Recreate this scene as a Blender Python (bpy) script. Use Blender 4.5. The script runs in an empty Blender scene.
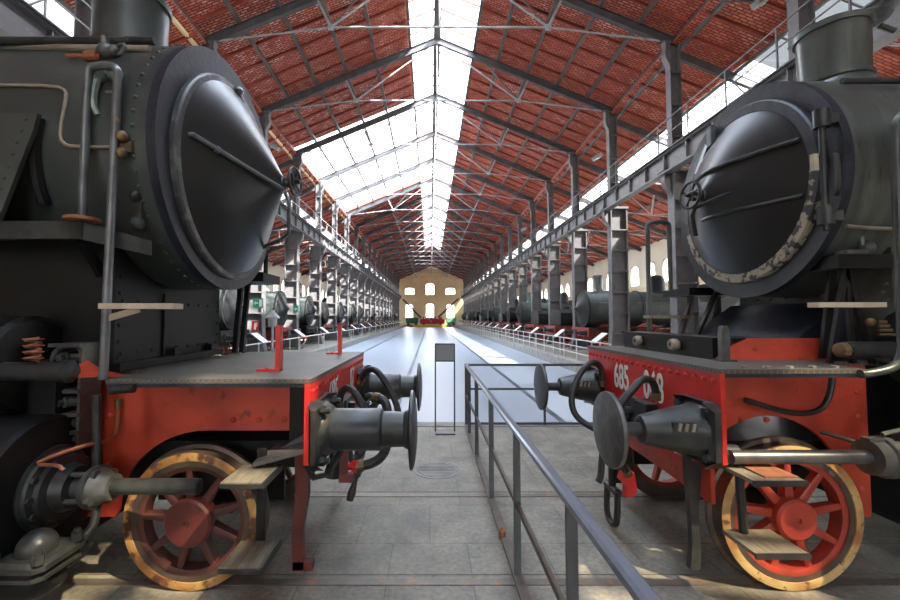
import bpy, math, random
from mathutils import Vector, Matrix
random.seed(7)
PI = math.pi
C = bpy.context.scene.collection
V = Vector

# ------------------------------------------------------------------ camera numbers
F, TILT, EYE, VX = 410.0, math.radians(2.5), 1.89, 430.0
def at(px, py, Y):
    """point of the photograph at depth Y metres"""
    u = (300 - py) / F
    yd = math.cos(TILT) - u * math.sin(TILT)
    zd = math.sin(TILT) + u * math.cos(TILT)
    return V(((px - VX) / F * Y / yd, Y, EYE + Y * zd / yd))
def on_drum(px, py, r, zc, yc):
    """point of the photograph on the near side of a drum lying along X"""
    d = at(px, py, 1.0) - V((0, 0, EYE))
    a = d.y ** 2 + d.z ** 2
    b = -2 * (d.y * yc + d.z * (zc - EYE))
    c = yc ** 2 + (zc - EYE) ** 2 - r * r
    disc = max(b * b - 4 * a * c, 0)
    t = (-b - math.sqrt(disc)) / (2 * a)
    return V((0, 0, EYE)) + d * t

# ------------------------------------------------------------------ mesh builder
def frame(ax):
    ax = V(ax).normalized()
    h = V((0, 0, 1)) if abs(ax.z) < .9 else V((0, 1, 0))
    a = ax.cross(h).normalized()
    return ax, a, a.cross(ax).normalized()
class MB:
    def __init__(s): s.v, s.f = [], []
    def add(s, vs, fs):
        n = len(s.v)
        s.v += [V(p) for p in vs]
        s.f += [[i + n for i in f] for f in fs]
        return s
    def box(s, c, d, R=None):
        c = V(c); vs = []
        for z in (-.5, .5):
            for y in (-.5, .5):
                for x in (-.5, .5):
                    p = V((x * d[0], y * d[1], z * d[2]))
                    vs.append(c + (R @ p if R else p))
        return s.add(vs, [(0,2,3,1),(4,5,7,6),(0,1,5,4),(2,6,7,3),(0,4,6,2),(1,3,7,5)])
    def span(s, a, b):
        a, b = V(a), V(b)
        return s.box((a + b) / 2, [abs(q) for q in (b - a)])
    def bevbox(s, c, d, b):
        """box with its vertical-in-view edges chamfered all round (octagonal in two axes)"""
        c = V(c); x, y, z = d[0]/2, d[1]/2, d[2]/2
        vs, fs = [], []
        rings = [(-z, b), (-z + b, 0), (z - b, 0), (z, b)]
        for zz, i in rings:
            X, Y = x - i, y - i; q = b
            for p in ((-X, -Y+q), (-X+q, -Y), (X-q, -Y), (X, -Y+q), (X, Y-q), (X-q, Y), (-X+q, Y), (-X, Y-q)):
                vs.append(c + V((p[0], p[1], zz)))
        for r in range(3):
            for i in range(8):
                j = (i + 1) % 8
                fs.append((r*8+i, r*8+j, r*8+8+j, r*8+8+i))
        fs.append(tuple(reversed(range(8)))); fs.append(tuple(range(24, 32)))
        return s.add(vs, fs)
    def bar(s, p, q, w, h, up=(0, 0, 1)):
        p, q = V(p), V(q); t = (q - p).normalized(); up = V(up)
        if abs(t.dot(up)) > .98: up = V((0, 1, 0))
        a = t.cross(up).normalized(); b = a.cross(t).normalized()
        vs = []
        for e in (p, q):
            for i, j in ((-1,-1),(1,-1),(1,1),(-1,1)):
                vs.append(e + a * (i * w / 2) + b * (j * h / 2))
        return s.add(vs, [(3,2,1,0),(4,5,6,7),(0,1,5,4),(1,2,6,5),(2,3,7,6),(3,0,4,7)])
    def tube(s, pts, r, n=10, closed=False, smooth=0):
        pts = [V(p) for p in pts]
        for _ in range(smooth):                       # corner cutting
            q = [] if closed else [pts[0]]
            m = len(pts)
            for i in range(m if closed else m - 1):
                a, b = pts[i], pts[(i+1) % m]
                q += [a * .75 + b * .25, a * .25 + b * .75]
            if not closed: q.append(pts[-1])
            pts = q
        m = len(pts); rr = r if isinstance(r, (list, tuple)) else [r] * m
        if len(rr) != m: rr = [rr[0] + (rr[-1] - rr[0]) * i / (m - 1) for i in range(m)]
        vs, fs = [], []
        up = None
        for i, p in enumerate(pts):
            a = pts[(i-1) % m] if (closed or i) else p
            b = pts[(i+1) % m] if (closed or i < m-1) else p
            t = (b - a).normalized()
            if up is None:
                _, e1, e2 = frame(t)
            else:
                e1 = (up - t * up.dot(t)).normalized(); e2 = t.cross(e1)
            if up is None: e2 = t.cross(e1)
            up = e1
            for k in range(n):
                g = 2 * PI * k / n
                vs.append(p + (e1 * math.cos(g) + e2 * math.sin(g)) * rr[i])
        for i in range(m if closed else m - 1):
            i2 = (i + 1) % m
            for k in range(n):
                k2 = (k + 1) % n
                fs.append((i*n+k, i*n+k2, i2*n+k2, i2*n+k))
        if not closed:
            fs.append(tuple(reversed(range(n)))); fs.append(tuple(range((m-1)*n, m*n)))
        return s.add(vs, fs)
    def lathe(s, o, ax, prof, n=32, arc=None, cap=True):
        """prof = (distance along axis, radius)"""
        o = V(o); ax, a, b = frame(ax)
        vs, fs = [], []
        full = arc is None; a0, a1 = arc or (0, 2 * PI)
        cnt = n if full else n + 1
        for t, r in prof:
            for k in range(cnt):
                g = a0 + (a1 - a0) * k / n
                vs.append(o + ax * t + (a * math.cos(g) + b * math.sin(g)) * max(r, 1e-4))
        for i in range(len(prof) - 1):
            for k in range(n):
                k2 = (k + 1) % cnt
                fs.append((i*cnt+k, i*cnt+k2, (i+1)*cnt+k2, (i+1)*cnt+k))
        if cap and full:
            fs.append(tuple(reversed(range(n)))); L = (len(prof)-1)*n
            fs.append(tuple(range(L, L+n)))
        return s.add(vs, fs)
    def rod(s, p, q, r, n=12):
        p, q = V(p), V(q)
        return s.lathe(p, q - p, [(0, r), ((q-p).length, r)], n)
    def prism(s, poly, vec):
        poly = [V(p) for p in poly]; vec = V(vec); n = len(poly)
        fs = [tuple(range(n)), tuple(reversed(range(n, 2*n)))]
        for i in range(n):
            j = (i + 1) % n
            fs.append((j, i, n+i, n+j))
        return s.add(poly + [p + vec for p in poly], fs)
    def ball(s, c, r, n=12, m=8, sq=(1, 1, 1)):
        c = V(c); vs, fs = [], []
        for i in range(m + 1):
            th = PI * i / m
            for k in range(n):
                g = 2 * PI * k / n
                vs.append(c + V((r*sq[0]*max(math.sin(th),1e-3)*math.cos(g), r*sq[1]*max(math.sin(th),1e-3)*math.sin(g), r*sq[2]*math.cos(th))))
        for i in range(m):
            for k in range(n):
                k2 = (k+1) % n
                fs.append((i*n+k, (i+1)*n+k, (i+1)*n+k2, i*n+k2))
        return s.add(vs, fs)
    def dome(s, c, d, r, h=.5):
        """rivet head: low cap of radius r on direction d"""
        return s.lathe(c, d, [(-.004, r), (r*h*.5, r*.86), (r*h, r*.4), (r*h*1.08, 0.001)], 8)
    def build(s, name, mat, parent=None, ang=35, loc=None, fix=True):
        me = bpy.data.meshes.new(name)
        off = V((0, 0, 0))
        if parent is not None:
            q = parent
            while q.parent is not None: q = q.parent
            off = V(q.location)
        elif loc is not None: off = V(loc)
        me.from_pydata([tuple(p - off) for p in s.v], [], s.f)
        if fix:
            import bmesh
            bm = bmesh.new(); bm.from_mesh(me); bmesh.ops.recalc_face_normals(bm, faces=bm.faces); bm.to_mesh(me); bm.free()
        me.polygons.foreach_set('use_smooth', [True] * len(me.polygons))
        me.set_sharp_from_angle(angle=math.radians(ang))
        me.materials.append(mat)
        o = bpy.data.objects.new(name, me); C.objects.link(o)
        if parent is not None: o.parent = parent
        elif loc is not None: o.location = loc
        return o

def thing(name, label, cat, loc=(0, 0, 0), group=None, rz=0):
    o = bpy.data.objects.new(name, None); C.objects.link(o)
    o.location = loc; o.rotation_euler = (0, 0, rz); o.empty_display_size = .2
    o['label'] = label; o['category'] = cat
    if group: o['group'] = group
    return o
def tag(o, label, cat, group=None, kind=None):
    o['label'] = label; o['category'] = cat
    if group: o['group'] = group
    if kind: o['kind'] = kind
    return o
def struct(o, label=None):
    o['kind'] = 'structure'
    if label: o['label'] = label
    return o
def copy_tree(o, parent=None):
    kids = list(o.children)
    c = o.copy(); C.objects.link(c)
    if parent is not None: c.parent = parent
    for ch in kids: copy_tree(ch, c)
    return c
ORD = ['first','second','third','fourth','fifth','sixth','seventh','eighth','ninth','tenth','eleventh','twelfth','thirteenth',
       'fourteenth','fifteenth','sixteenth','seventeenth','eighteenth','nineteenth','twentieth','twenty-first','twenty-second']

# ------------------------------------------------------------------ materials
def nodes(name):
    m = bpy.data.materials.new(name); m.use_nodes = True
    nt = m.node_tree; nt.nodes.clear()
    return m, nt, nt.nodes.new, nt.links.new
def mat(name, c, r=.5, metal=0, c2=None, sc=5, lo=.45, hi=.7, bump=0, bsc=None, r2=None, stretch=(1, 1, 1), c3=None, sc3=30, lo3=.62, hi3=.7, spec=.5):
    m, nt, N, L = nodes(name)
    out = N('ShaderNodeOutputMaterial'); b = N('ShaderNodeBsdfPrincipled')
    L(b.outputs[0], out.inputs[0])
    b.inputs['Base Color'].default_value = (*c, 1)
    b.inputs['Roughness'].default_value = r
    b.inputs['Metallic'].default_value = metal
    b.inputs['Specular IOR Level'].default_value = spec
    tc = N('ShaderNodeTexCoord'); mp = N('ShaderNodeMapping'); mp.inputs['Scale'].default_value = stretch
    L(tc.outputs['Object'], mp.inputs[0])
    def noise(scale, a, z, det=5):
        t = N('ShaderNodeTexNoise'); t.inputs['Scale'].default_value = scale; t.inputs['Detail'].default_value = det
        L(mp.outputs[0], t.inputs['Vector'])
        k = N('ShaderNodeMapRange'); k.inputs[1].default_value = a; k.inputs[2].default_value = z
        L(t.outputs['Fac'], k.inputs[0]); return t, k
    last = None
    if c2:
        t, k = noise(sc, lo, hi)
        mx = N('ShaderNodeMixRGB'); mx.inputs[1].default_value = (*c, 1); mx.inputs[2].default_value = (*c2, 1)
        L(k.outputs[0], mx.inputs[0]); last = mx.outputs[0]
        if r2 is not None:
            mr = N('ShaderNodeMapRange'); mr.inputs[3].default_value = r; mr.inputs[4].default_value = r2
            L(k.outputs[0], mr.inputs[0]); L(mr.outputs[0], b.inputs['Roughness'])
    if c3:
        t, k = noise(sc3, lo3, hi3, 8)
        mx = N('ShaderNodeMixRGB'); mx.inputs[2].default_value = (*c3, 1)
        if last: L(last, mx.inputs[1])
        else: mx.inputs[1].default_value = (*c, 1)
        L(k.outputs[0], mx.inputs[0]); last = mx.outputs[0]
    if last: L(last, b.inputs['Base Color'])
    if bump:
        t, k = noise(bsc or sc * 4, .2, .8)
        bp = N('ShaderNodeBump'); bp.inputs['Strength'].default_value = bump; bp.inputs['Distance'].default_value = .01
        L(t.outputs['Fac'], bp.inputs['Height']); L(bp.outputs[0], b.inputs['Normal'])
    return m
M = {}
M['black'] = mat('black_engine_paint', (.0055, .006, .0065), .45, 0, (.013, .014, .0135), 3, bump=.15, bsc=9, r2=.55, spec=.3)
M['boiler'] = mat('grey_black_boiler_paint', (.042, .052, .049), .34, .1, (.072, .082, .074), 3.2, bump=.2, bsc=11, r2=.46, c3=(.10, .085, .06), sc3=14, lo3=.66, hi3=.8)
M['boiler_green'] = mat('grey_green_boiler_paint', (.070, .084, .076), .28, .25, (.13, .145, .128), 1.3, bump=.05, bsc=20, r2=.38, stretch=(7, 1, 1), c3=(.05, .05, .045), sc3=6, lo3=.58, hi3=.75)
M['blueblack'] = mat('blue_black_smokebox_paint', (.011, .014, .025), .38, .05, (.022, .028, .045), 5, bump=.3, bsc=22, r2=.42, c3=(.055, .06, .08), sc3=40, lo3=.62, hi3=.76)
M['door'] = mat('black_door_paint', (.017, .019, .020), .32, .1, (.021, .023, .023), 2.5, bump=.05, bsc=9)
M['rimworn'] = mat('chipped_rim_paint', (.05, .05, .05), .5, 0, (.11, .105, .09), 6, .45, .6, .5, 30, c3=(.50, .46, .36), sc3=26, lo3=.53, hi3=.6)
M['rimdark'] = mat('worn_rim_paint', (.05, .052, .055), .4, .1, (.12, .12, .12), 9, .5, .65, .4, 30)
M['red'] = mat('bright_red_beam_paint', (.62, .022, .012), .36, 0, (.47, .016, .010), 4, .45, .7, .08, 14)
M['redframe'] = mat('red_frame_paint', (.58, .068, .032), .48, 0, (.32, .03, .016), 3, .42, .7, .1, 12, c3=(.14, .03, .018), sc3=10, lo3=.62, hi3=.75)
M['reddark'] = mat('dull_red_brown_paint', (.15, .030, .022), .5, 0, (.09, .02, .016), 5, .4, .7, .1)
M['redwheel'] = mat('red_wheel_paint', (.40, .045, .024), .45, 0, (.27, .03, .018), 6, .4, .7, .1)
M['tyre'] = mat('ochre_tyre_paint', (.50, .30, .10), .5, 0, (.28, .12, .035), 4, .40, .62, .2, 30, c3=(.09, .032, .018), sc3=9, lo3=.50, hi3=.60)
M['tyrepale'] = mat('pale_ochre_tyre_paint', (.58, .41, .17), .5, 0, (.36, .16, .05), 4, .45, .68, .2, 30, c3=(.14, .07, .03), sc3=16, lo3=.6, hi3=.68)
M['tread'] = mat('rusty_wheel_tread', (.09, .075, .065), .45, .5, (.16, .11, .08), 7, bump=.1)
M['steel'] = mat('bare_steel', (.17, .175, .18), .36, .7, (.11, .11, .11), 6, r2=.45, bump=.05)
M['darksteel'] = mat('oiled_dark_steel', (.030, .033, .034), .36, .3, (.058, .06, .056), 8, r2=.5, bump=.15, bsc=24)
M['casting'] = mat('grey_casting', (.085, .088, .085), .42, .4, (.15, .15, .14), 9, bump=.3, bsc=24)
M['railpipe'] = mat('grey_painted_tube', (.15, .165, .17), .28, .35, (.09, .095, .10), 6, r2=.4, c3=(.30, .17, .09), sc3=12, lo3=.66, hi3=.72)
M['greenpipe'] = mat('green_grey_tube', (.24, .29, .26), .3, .3, (.14, .17, .16), 8, r2=.42)
M['tanpipe'] = mat('dusty_tan_pipe', (.30, .25, .19), .5, .1, (.20, .17, .13), 8)
M['copper'] = mat('copper_pipe', (.46, .17, .08), .45, .6, (.28, .11, .06), 10)
M['brass'] = mat('tarnished_brass', (.20, .135, .07), .5, .5, (.12, .085, .05), 12)
M['rust'] = mat('rusty_iron', (.34, .13, .06), .7, .1, (.20, .08, .04), 12)
M['wood'] = mat('grey_weathered_wood', (.24, .205, .145), .7, 0, (.14, .12, .085), 6, .4, .65, .25, 20, stretch=(12, 1.2, 1))
M['woodpale'] = mat('pale_dusty_plank', (.55, .46, .34), .7, 0, (.38, .31, .22), 6, .4, .65, .2, 20)
M['rubber'] = mat('black_rubber_hose', (.016, .016, .017), .5, 0, (.034, .031, .028), 9, bump=.15, bsc=40)
M['iron'] = mat('grey_brown_iron_paint', (.115, .108, .112), .5, .1, (.16, .15, .15), 2, bump=.06, c3=(.20, .19, .18), sc3=7, lo3=.63, hi3=.72)
M['irondark'] = mat('dark_iron_paint', (.078, .077, .082), .5, .1, (.115, .112, .112), 2, bump=.05)
M['ironpale'] = mat('pale_grey_rod_paint', (.36, .36, .37), .5, .1, (.24, .24, .24), 3)
M['rail'] = mat('brushed_steel_handrail', (.24, .27, .32), .28, .45, (.21, .24, .29), 5)
M['post'] = mat('blue_grey_post_paint', (.10, .115, .125), .5, .2, (.14, .15, .15), 5, c3=(.25, .15, .08), sc3=11, lo3=.68, hi3=.75)
M['rustbar'] = mat('rusted_flat_bar', (.17, .145, .12), .6, .2, (.12, .10, .085), 8)
M['white'] = mat('white_paint', (.80, .79, .76), .5)
M['cream'] = mat('cream_plaster', (.85, .68, .40), .85, 0, (.78, .60, .33), .5, .4, .7)
M['creampale'] = mat('pale_cream_plaster', (.84, .77, .62), .85, 0, (.74, .66, .50), .5, .4, .7)
M['greyp'] = mat('grey_panel', (.22, .24, .25), .4, 0)
M['paper'] = mat('white_information_sheet', (.88, .89, .9), .3)
M['guard'] = mat('pale_grey_guard_rail', (.62, .62, .60), .45, .1, (.5, .5, .5), 6)
M['redold'] = mat('dull_old_red_paint', (.27, .032, .02), .5, 0, (.17, .022, .015), 3)
M['signgreen'] = mat('green_sign', (.02, .38, .20), .4)
M['signred'] = mat('red_sign', (.70, .04, .03), .4)
M['green'] = mat('green_loco_paint', (.02, .22, .12), .4, 0, (.015, .15, .08), 2)
M['palegreen'] = mat('pale_green_wagon_paint', (.20, .52, .32), .5)
M['yellow'] = mat('yellow_edge_paint', (.80, .48, .03), .5)
M['bluegrey'] = mat('blue_grey_boiler_cladding', (.095, .125, .16), .3, .35, (.06, .08, .10), 1.5, r2=.42)
M['lampglass'] = mat('pale_lamp_glass', (.45, .62, .58), .2)

def m_glass(name, tint):
    m, nt, N, L = nodes(name)
    out = N('ShaderNodeOutputMaterial'); mx = N('ShaderNodeMixShader'); t = N('ShaderNodeBsdfTransparent'); g = N('ShaderNodeBsdfGlossy')
    t.inputs[0].default_value = tint; g.inputs['Roughness'].default_value = .08
    mx.inputs[0].default_value = .06
    L(t.outputs[0], mx.inputs[1]); L(g.outputs[0], mx.inputs[2]); L(mx.outputs[0], out.inputs[0])
    return m
M['glass'] = m_glass('roof_glass', (.93, .96, 1, 1))
M['slight_dim_glass'] = m_glass('slight_dim_roof_glass', (.68, .70, .72, 1))  # this and the next two tints only weaken sunlight through the aisle strips
M['strong_dim_glass'] = m_glass('strong_dim_roof_glass', (.19, .195, .20, 1))
M['half_dim_glass'] = m_glass('half_dim_roof_glass', (.50, .51, .51, 1))
M['sun_patch_glass'] = m_glass('sun_patch_glass_pane', (.40, .38, .33, 1))  # tint softens the sun patches thrown by the added panes

def m_tiles(name, amount, seed):
    """underside of a pan-tile roof: red hollow tiles in courses, some with white mortar left on them"""
    m, nt, N, L = nodes(name)
    out = N('ShaderNodeOutputMaterial'); b = N('ShaderNodeBsdfPrincipled'); L(b.outputs[0], out.inputs[0])
    b.inputs['Roughness'].default_value = .8
    tc = N('ShaderNodeTexCoord'); sp = N('ShaderNodeSeparateXYZ'); L(tc.outputs['Object'], sp.inputs[0])
    cb = N('ShaderNodeCombineXYZ'); L(sp.outputs['X'], cb.inputs[0]); L(sp.outputs['Y'], cb.inputs[1])
    br = N('ShaderNodeTexBrick'); L(cb.outputs[0], br.inputs['Vector'])
    br.inputs['Scale'].default_value = 1; br.inputs['Brick Width'].default_value = .255; br.inputs['Row Height'].default_value = .105
    br.inputs['Mortar Size'].default_value = .016; br.inputs['Mortar Smooth'].default_value = .4; br.inputs['Bias'].default_value = 0
    br.inputs['Color1'].default_value = (.66, .16, .085, 1); br.inputs['Color2'].default_value = (.42, .08, .045, 1)
    br.inputs['Mortar'].default_value = (.07, .022, .017, 1)
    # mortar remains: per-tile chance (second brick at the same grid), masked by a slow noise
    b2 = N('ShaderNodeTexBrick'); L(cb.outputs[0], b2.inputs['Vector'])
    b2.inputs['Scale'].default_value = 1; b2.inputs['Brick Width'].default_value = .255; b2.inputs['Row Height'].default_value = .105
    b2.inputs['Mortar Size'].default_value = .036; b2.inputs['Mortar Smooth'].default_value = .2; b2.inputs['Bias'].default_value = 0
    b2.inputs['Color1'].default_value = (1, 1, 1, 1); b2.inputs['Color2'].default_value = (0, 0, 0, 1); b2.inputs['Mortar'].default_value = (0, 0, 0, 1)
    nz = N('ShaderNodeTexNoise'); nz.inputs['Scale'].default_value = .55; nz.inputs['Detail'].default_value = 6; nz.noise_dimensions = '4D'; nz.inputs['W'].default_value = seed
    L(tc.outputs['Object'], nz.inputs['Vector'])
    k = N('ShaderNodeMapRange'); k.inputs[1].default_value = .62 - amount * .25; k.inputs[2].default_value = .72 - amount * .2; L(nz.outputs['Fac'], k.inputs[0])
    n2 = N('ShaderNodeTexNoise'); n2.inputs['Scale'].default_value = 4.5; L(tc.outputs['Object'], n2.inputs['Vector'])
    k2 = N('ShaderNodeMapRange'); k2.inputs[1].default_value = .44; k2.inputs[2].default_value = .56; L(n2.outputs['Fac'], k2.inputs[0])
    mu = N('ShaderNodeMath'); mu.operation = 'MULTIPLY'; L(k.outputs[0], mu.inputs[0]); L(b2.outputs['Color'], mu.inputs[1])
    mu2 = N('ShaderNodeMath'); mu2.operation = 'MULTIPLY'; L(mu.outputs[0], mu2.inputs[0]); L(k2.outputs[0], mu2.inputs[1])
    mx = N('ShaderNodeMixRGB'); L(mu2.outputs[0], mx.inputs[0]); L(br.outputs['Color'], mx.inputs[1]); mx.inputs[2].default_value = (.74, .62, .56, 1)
    L(mx.outputs[0], b.inputs['Base Color'])
    return m
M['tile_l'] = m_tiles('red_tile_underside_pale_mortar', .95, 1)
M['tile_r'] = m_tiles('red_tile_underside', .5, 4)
M['joist'] = mat('red_painted_joist', (.34, .065, .04), .7, 0, (.24, .045, .028), 2)

def m_stone():
    m, nt, N, L = nodes('worn_stone_slabs')
    out = N('ShaderNodeOutputMaterial'); b = N('ShaderNodeBsdfPrincipled'); L(b.outputs[0], out.inputs[0])
    tc = N('ShaderNodeTexCoord')
    br = N('ShaderNodeTexBrick'); L(tc.outputs['Object'], br.inputs['Vector'])
    br.inputs['Scale'].default_value = 1; br.inputs['Brick Width'].default_value = .62; br.inputs['Row Height'].default_value = .705
    br.inputs['Mortar Size'].default_value = .007; br.inputs['Mortar Smooth'].default_value = .5
    br.inputs['Color1'].default_value = (.245, .232, .20, 1); br.inputs['Color2'].default_value = (.215, .205, .18, 1); br.inputs['Mortar'].default_value = (.145, .137, .12, 1)
    n = N('ShaderNodeTexNoise'); n.inputs['Scale'].default_value = 2.2; n.inputs['Detail'].default_value = 9; n.inputs['Roughness'].default_value = .65; L(tc.outputs['Object'], n.inputs['Vector'])
    k = N('ShaderNodeMapRange'); k.inputs[1].default_value = .35; k.inputs[2].default_value = .7; L(n.outputs['Fac'], k.inputs[0])
    mx = N('ShaderNodeMixRGB'); mx.blend_type = 'MULTIPLY'; mx.inputs[0].default_value = 1; L(br.outputs['Color'], mx.inputs[1])
    cr = N('ShaderNodeMixRGB'); cr.inputs[1].default_value = (.62, .60, .58, 1); cr.inputs[2].default_value = (1.35, 1.3, 1.18, 1); L(k.outputs[0], cr.inputs[0]); L(cr.outputs[0], mx.inputs[2])
    n2 = N('ShaderNodeTexNoise'); n2.inputs['Scale'].default_value = 26; n2.inputs['Detail'].default_value = 6; L(tc.outputs['Object'], n2.inputs['Vector'])
    mx2 = N('ShaderNodeMixRGB'); mx2.blend_type = 'OVERLAY'; mx2.inputs[0].default_value = .55; L(mx.outputs[0], mx2.inputs[1]); L(n2.outputs['Fac'], mx2.inputs[2])
    L(mx2.outputs[0], b.inputs['Base Color'])
    mr = N('ShaderNodeMapRange'); mr.inputs[3].default_value = .5; mr.inputs[4].default_value = .8; L(n.outputs['Fac'], mr.inputs[0]); L(mr.outputs[0], b.inputs['Roughness'])
    bp = N('ShaderNodeBump'); bp.inputs['Strength'].default_value = .35; bp.inputs['Distance'].default_value = .01
    ad = N('ShaderNodeMath'); ad.operation = 'ADD'; L(n2.outputs['Fac'], ad.inputs[0]); L(br.outputs['Fac'], ad.inputs[1]); ad.inputs[1].default_value = 0
    L(n2.outputs['Fac'], bp.inputs['Height']); L(bp.outputs[0], b.inputs['Normal'])
    return m
M['stone'] = m_stone()
M['pit'] = mat('pale_sealed_concrete', (.36, .41, .475), .4, 0, (.31, .355, .42), .25, .3, .75, .02, 8, r2=.3)
M['curb'] = mat('stone_curb', (.30, .29, .27), .8, 0, (.20, .19, .18), 3, bump=.3, bsc=12)
M['aisle'] = mat('grey_aisle_paving', (.24, .235, .22), .6, 0, (.18, .175, .165), 1.2, bump=.1)
def m_chequer():
    m, nt, N, L = nodes('worn_chequer_plate')
    out = N('ShaderNodeOutputMaterial'); b = N('ShaderNodeBsdfPrincipled'); L(b.outputs[0], out.inputs[0])
    b.inputs['Roughness'].default_value = .5; b.inputs['Metallic'].default_value = .25
    tc = N('ShaderNodeTexCoord'); mp = N('ShaderNodeMapping'); mp.inputs['Rotation'].default_value = (0, 0, PI / 4); L(tc.outputs['Object'], mp.inputs[0])
    ck = N('ShaderNodeTexChecker'); ck.inputs['Scale'].default_value = 36; L(mp.outputs[0], ck.inputs['Vector'])
    ck.inputs[1].default_value = (.135, .122, .105, 1); ck.inputs[2].default_value = (.085, .078, .068, 1)
    n = N('ShaderNodeTexNoise'); n.inputs['Scale'].default_value = 3.5; n.inputs['Detail'].default_value = 7; L(tc.outputs['Object'], n.inputs['Vector'])
    mx = N('ShaderNodeMixRGB'); mx.blend_type = 'OVERLAY'; mx.inputs[0].default_value = .5; L(ck.outputs[0], mx.inputs[1]); L(n.outputs['Fac'], mx.inputs[2])
    L(mx.outputs[0], b.inputs['Base Color'])
    bp = N('ShaderNodeBump'); bp.inputs['Strength'].default_value = .5; bp.inputs['Distance'].default_value = .004; L(ck.outputs['Fac'], bp.inputs['Height']); L(bp.outputs[0], b.inputs['Normal'])
    return m
M['deck'] = m_chequer()

def m_rimworn():
    m, nt, N, L = nodes('rim_paint_peeled_below')
    out = N('ShaderNodeOutputMaterial'); b = N('ShaderNodeBsdfPrincipled'); L(b.outputs[0], out.inputs[0]); b.inputs['Roughness'].default_value = .45
    tc = N('ShaderNodeTexCoord'); sp = N('ShaderNodeSeparateXYZ'); L(tc.outputs['Object'], sp.inputs[0])
    k = N('ShaderNodeMapRange'); k.inputs[1].default_value = 3.25; k.inputs[2].default_value = 2.55; L(sp.outputs['Z'], k.inputs[0])
    n = N('ShaderNodeTexNoise'); n.inputs['Scale'].default_value = 17; n.inputs['Detail'].default_value = 9; L(tc.outputs['Object'], n.inputs['Vector'])
    ml = N('ShaderNodeMath'); ml.operation = 'MULTIPLY_ADD'; ml.inputs[1].default_value = .30; L(k.outputs[0], ml.inputs[0]); L(n.outputs['Fac'], ml.inputs[2])
    k2 = N('ShaderNodeMapRange'); k2.inputs[1].default_value = .72; k2.inputs[2].default_value = .80; L(ml.outputs[0], k2.inputs[0])
    mx = N('ShaderNodeMixRGB'); mx.inputs[1].default_value = (.02, .024, .036, 1); mx.inputs[2].default_value = (.36, .32, .24, 1); L(k2.outputs[0], mx.inputs[0])
    L(mx.outputs[0], b.inputs['Base Color'])
    bp = N('ShaderNodeBump'); bp.inputs['Strength'].default_value = .5; bp.inputs['Distance'].default_value = .01; L(n.outputs['Fac'], bp.inputs['Height']); L(bp.outputs[0], b.inputs['Normal'])
    return m
M['rimworn'] = m_rimworn()
M['dusty'] = mat('dust_covered_black_paint', (.10, .092, .075), .7, 0, (.05, .047, .042), 4, .4, .65)
M['oldrail'] = mat('dull_rail_steel', (.17, .145, .12), .5, .3, (.12, .10, .085), 6, c3=(.30, .14, .07), sc3=9, lo3=.56, hi3=.66)
M['darkiron'] = mat('near_black_iron', (.010, .010, .0105), .5, .05, (.02, .0195, .019), 5, spec=.3)
M['redspoke'] = mat('grimy_red_brown_spoke_paint', (.095, .026, .02), .55, 0, (.06, .02, .016), 5, .4, .7, .1)
M['purlin'] = mat('brown_grey_purlin_paint', (.10, .078, .07), .55, .1, (.14, .115, .105), 2)
SKY, SUN, EXPO, SUNDIR = 2.2, 8.0, 2.9, (-.54, .42, -.70)
# ================================================================== THE HALL
X0, DC = .35, 8.75
def hx(s, d): return X0 + s * d
YA, YB, BAY = -16.0, 111.5, 5.1
COLY = [9.54 + BAY * k for k in range(20)]
def zn(d): return 16.0 - .42 * d            # nave roof plane
def za(d): return 11.85 - .42 * (d - 8.75)  # aisle roof plane
PIT = -.38
PXL, PXR = -6.6, 6.3

# floors
b = MB(); b.span((-19, YA, -.3), (19, 7.35, 0)); b.span((PXR, 7.35, -.3), (19, YB, 0)); b.span((-19, 7.35, -.3), (PXL, YB, 0))
struct(b.build('floor', M['stone']), 'worn grey stone slab floor around the engines')
b = MB(); b.span((PXL, 7.35, PIT - .2), (PXR, YB, PIT))
struct(b.build('floor_pit', M['pit']), 'pale blue-grey sealed floor of the sunken central aisle')
n = 0
for nm, a, z, l in (('trim_1', (PXR - .22, 7.35, PIT), (PXR + .25, YB - .1, .035), 'stone curb along the right side of the pale aisle'),
                    ('trim_2', (PXL - .25, 7.35, PIT), (PXL + .22, YB - .1, .035), 'stone curb along the left side of the pale aisle'),
                    ('trim_3', (PXL + .22, 7.2, PIT), (PXR - .22, 7.5, .012), 'stone edge where the near floor drops to the pale aisle')):
    struct(MB().span(a, z).build(nm, M['curb']), l)
for i, x in enumerate((-4.4, -.85, 2.9)):
    struct(MB().span((x - .07, 9, PIT), (x + .07, 100, PIT + .008)).build('trim_%d' % (4 + i), M['bluegrey']), 'flush rail strip running down the pale aisle')

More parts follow.
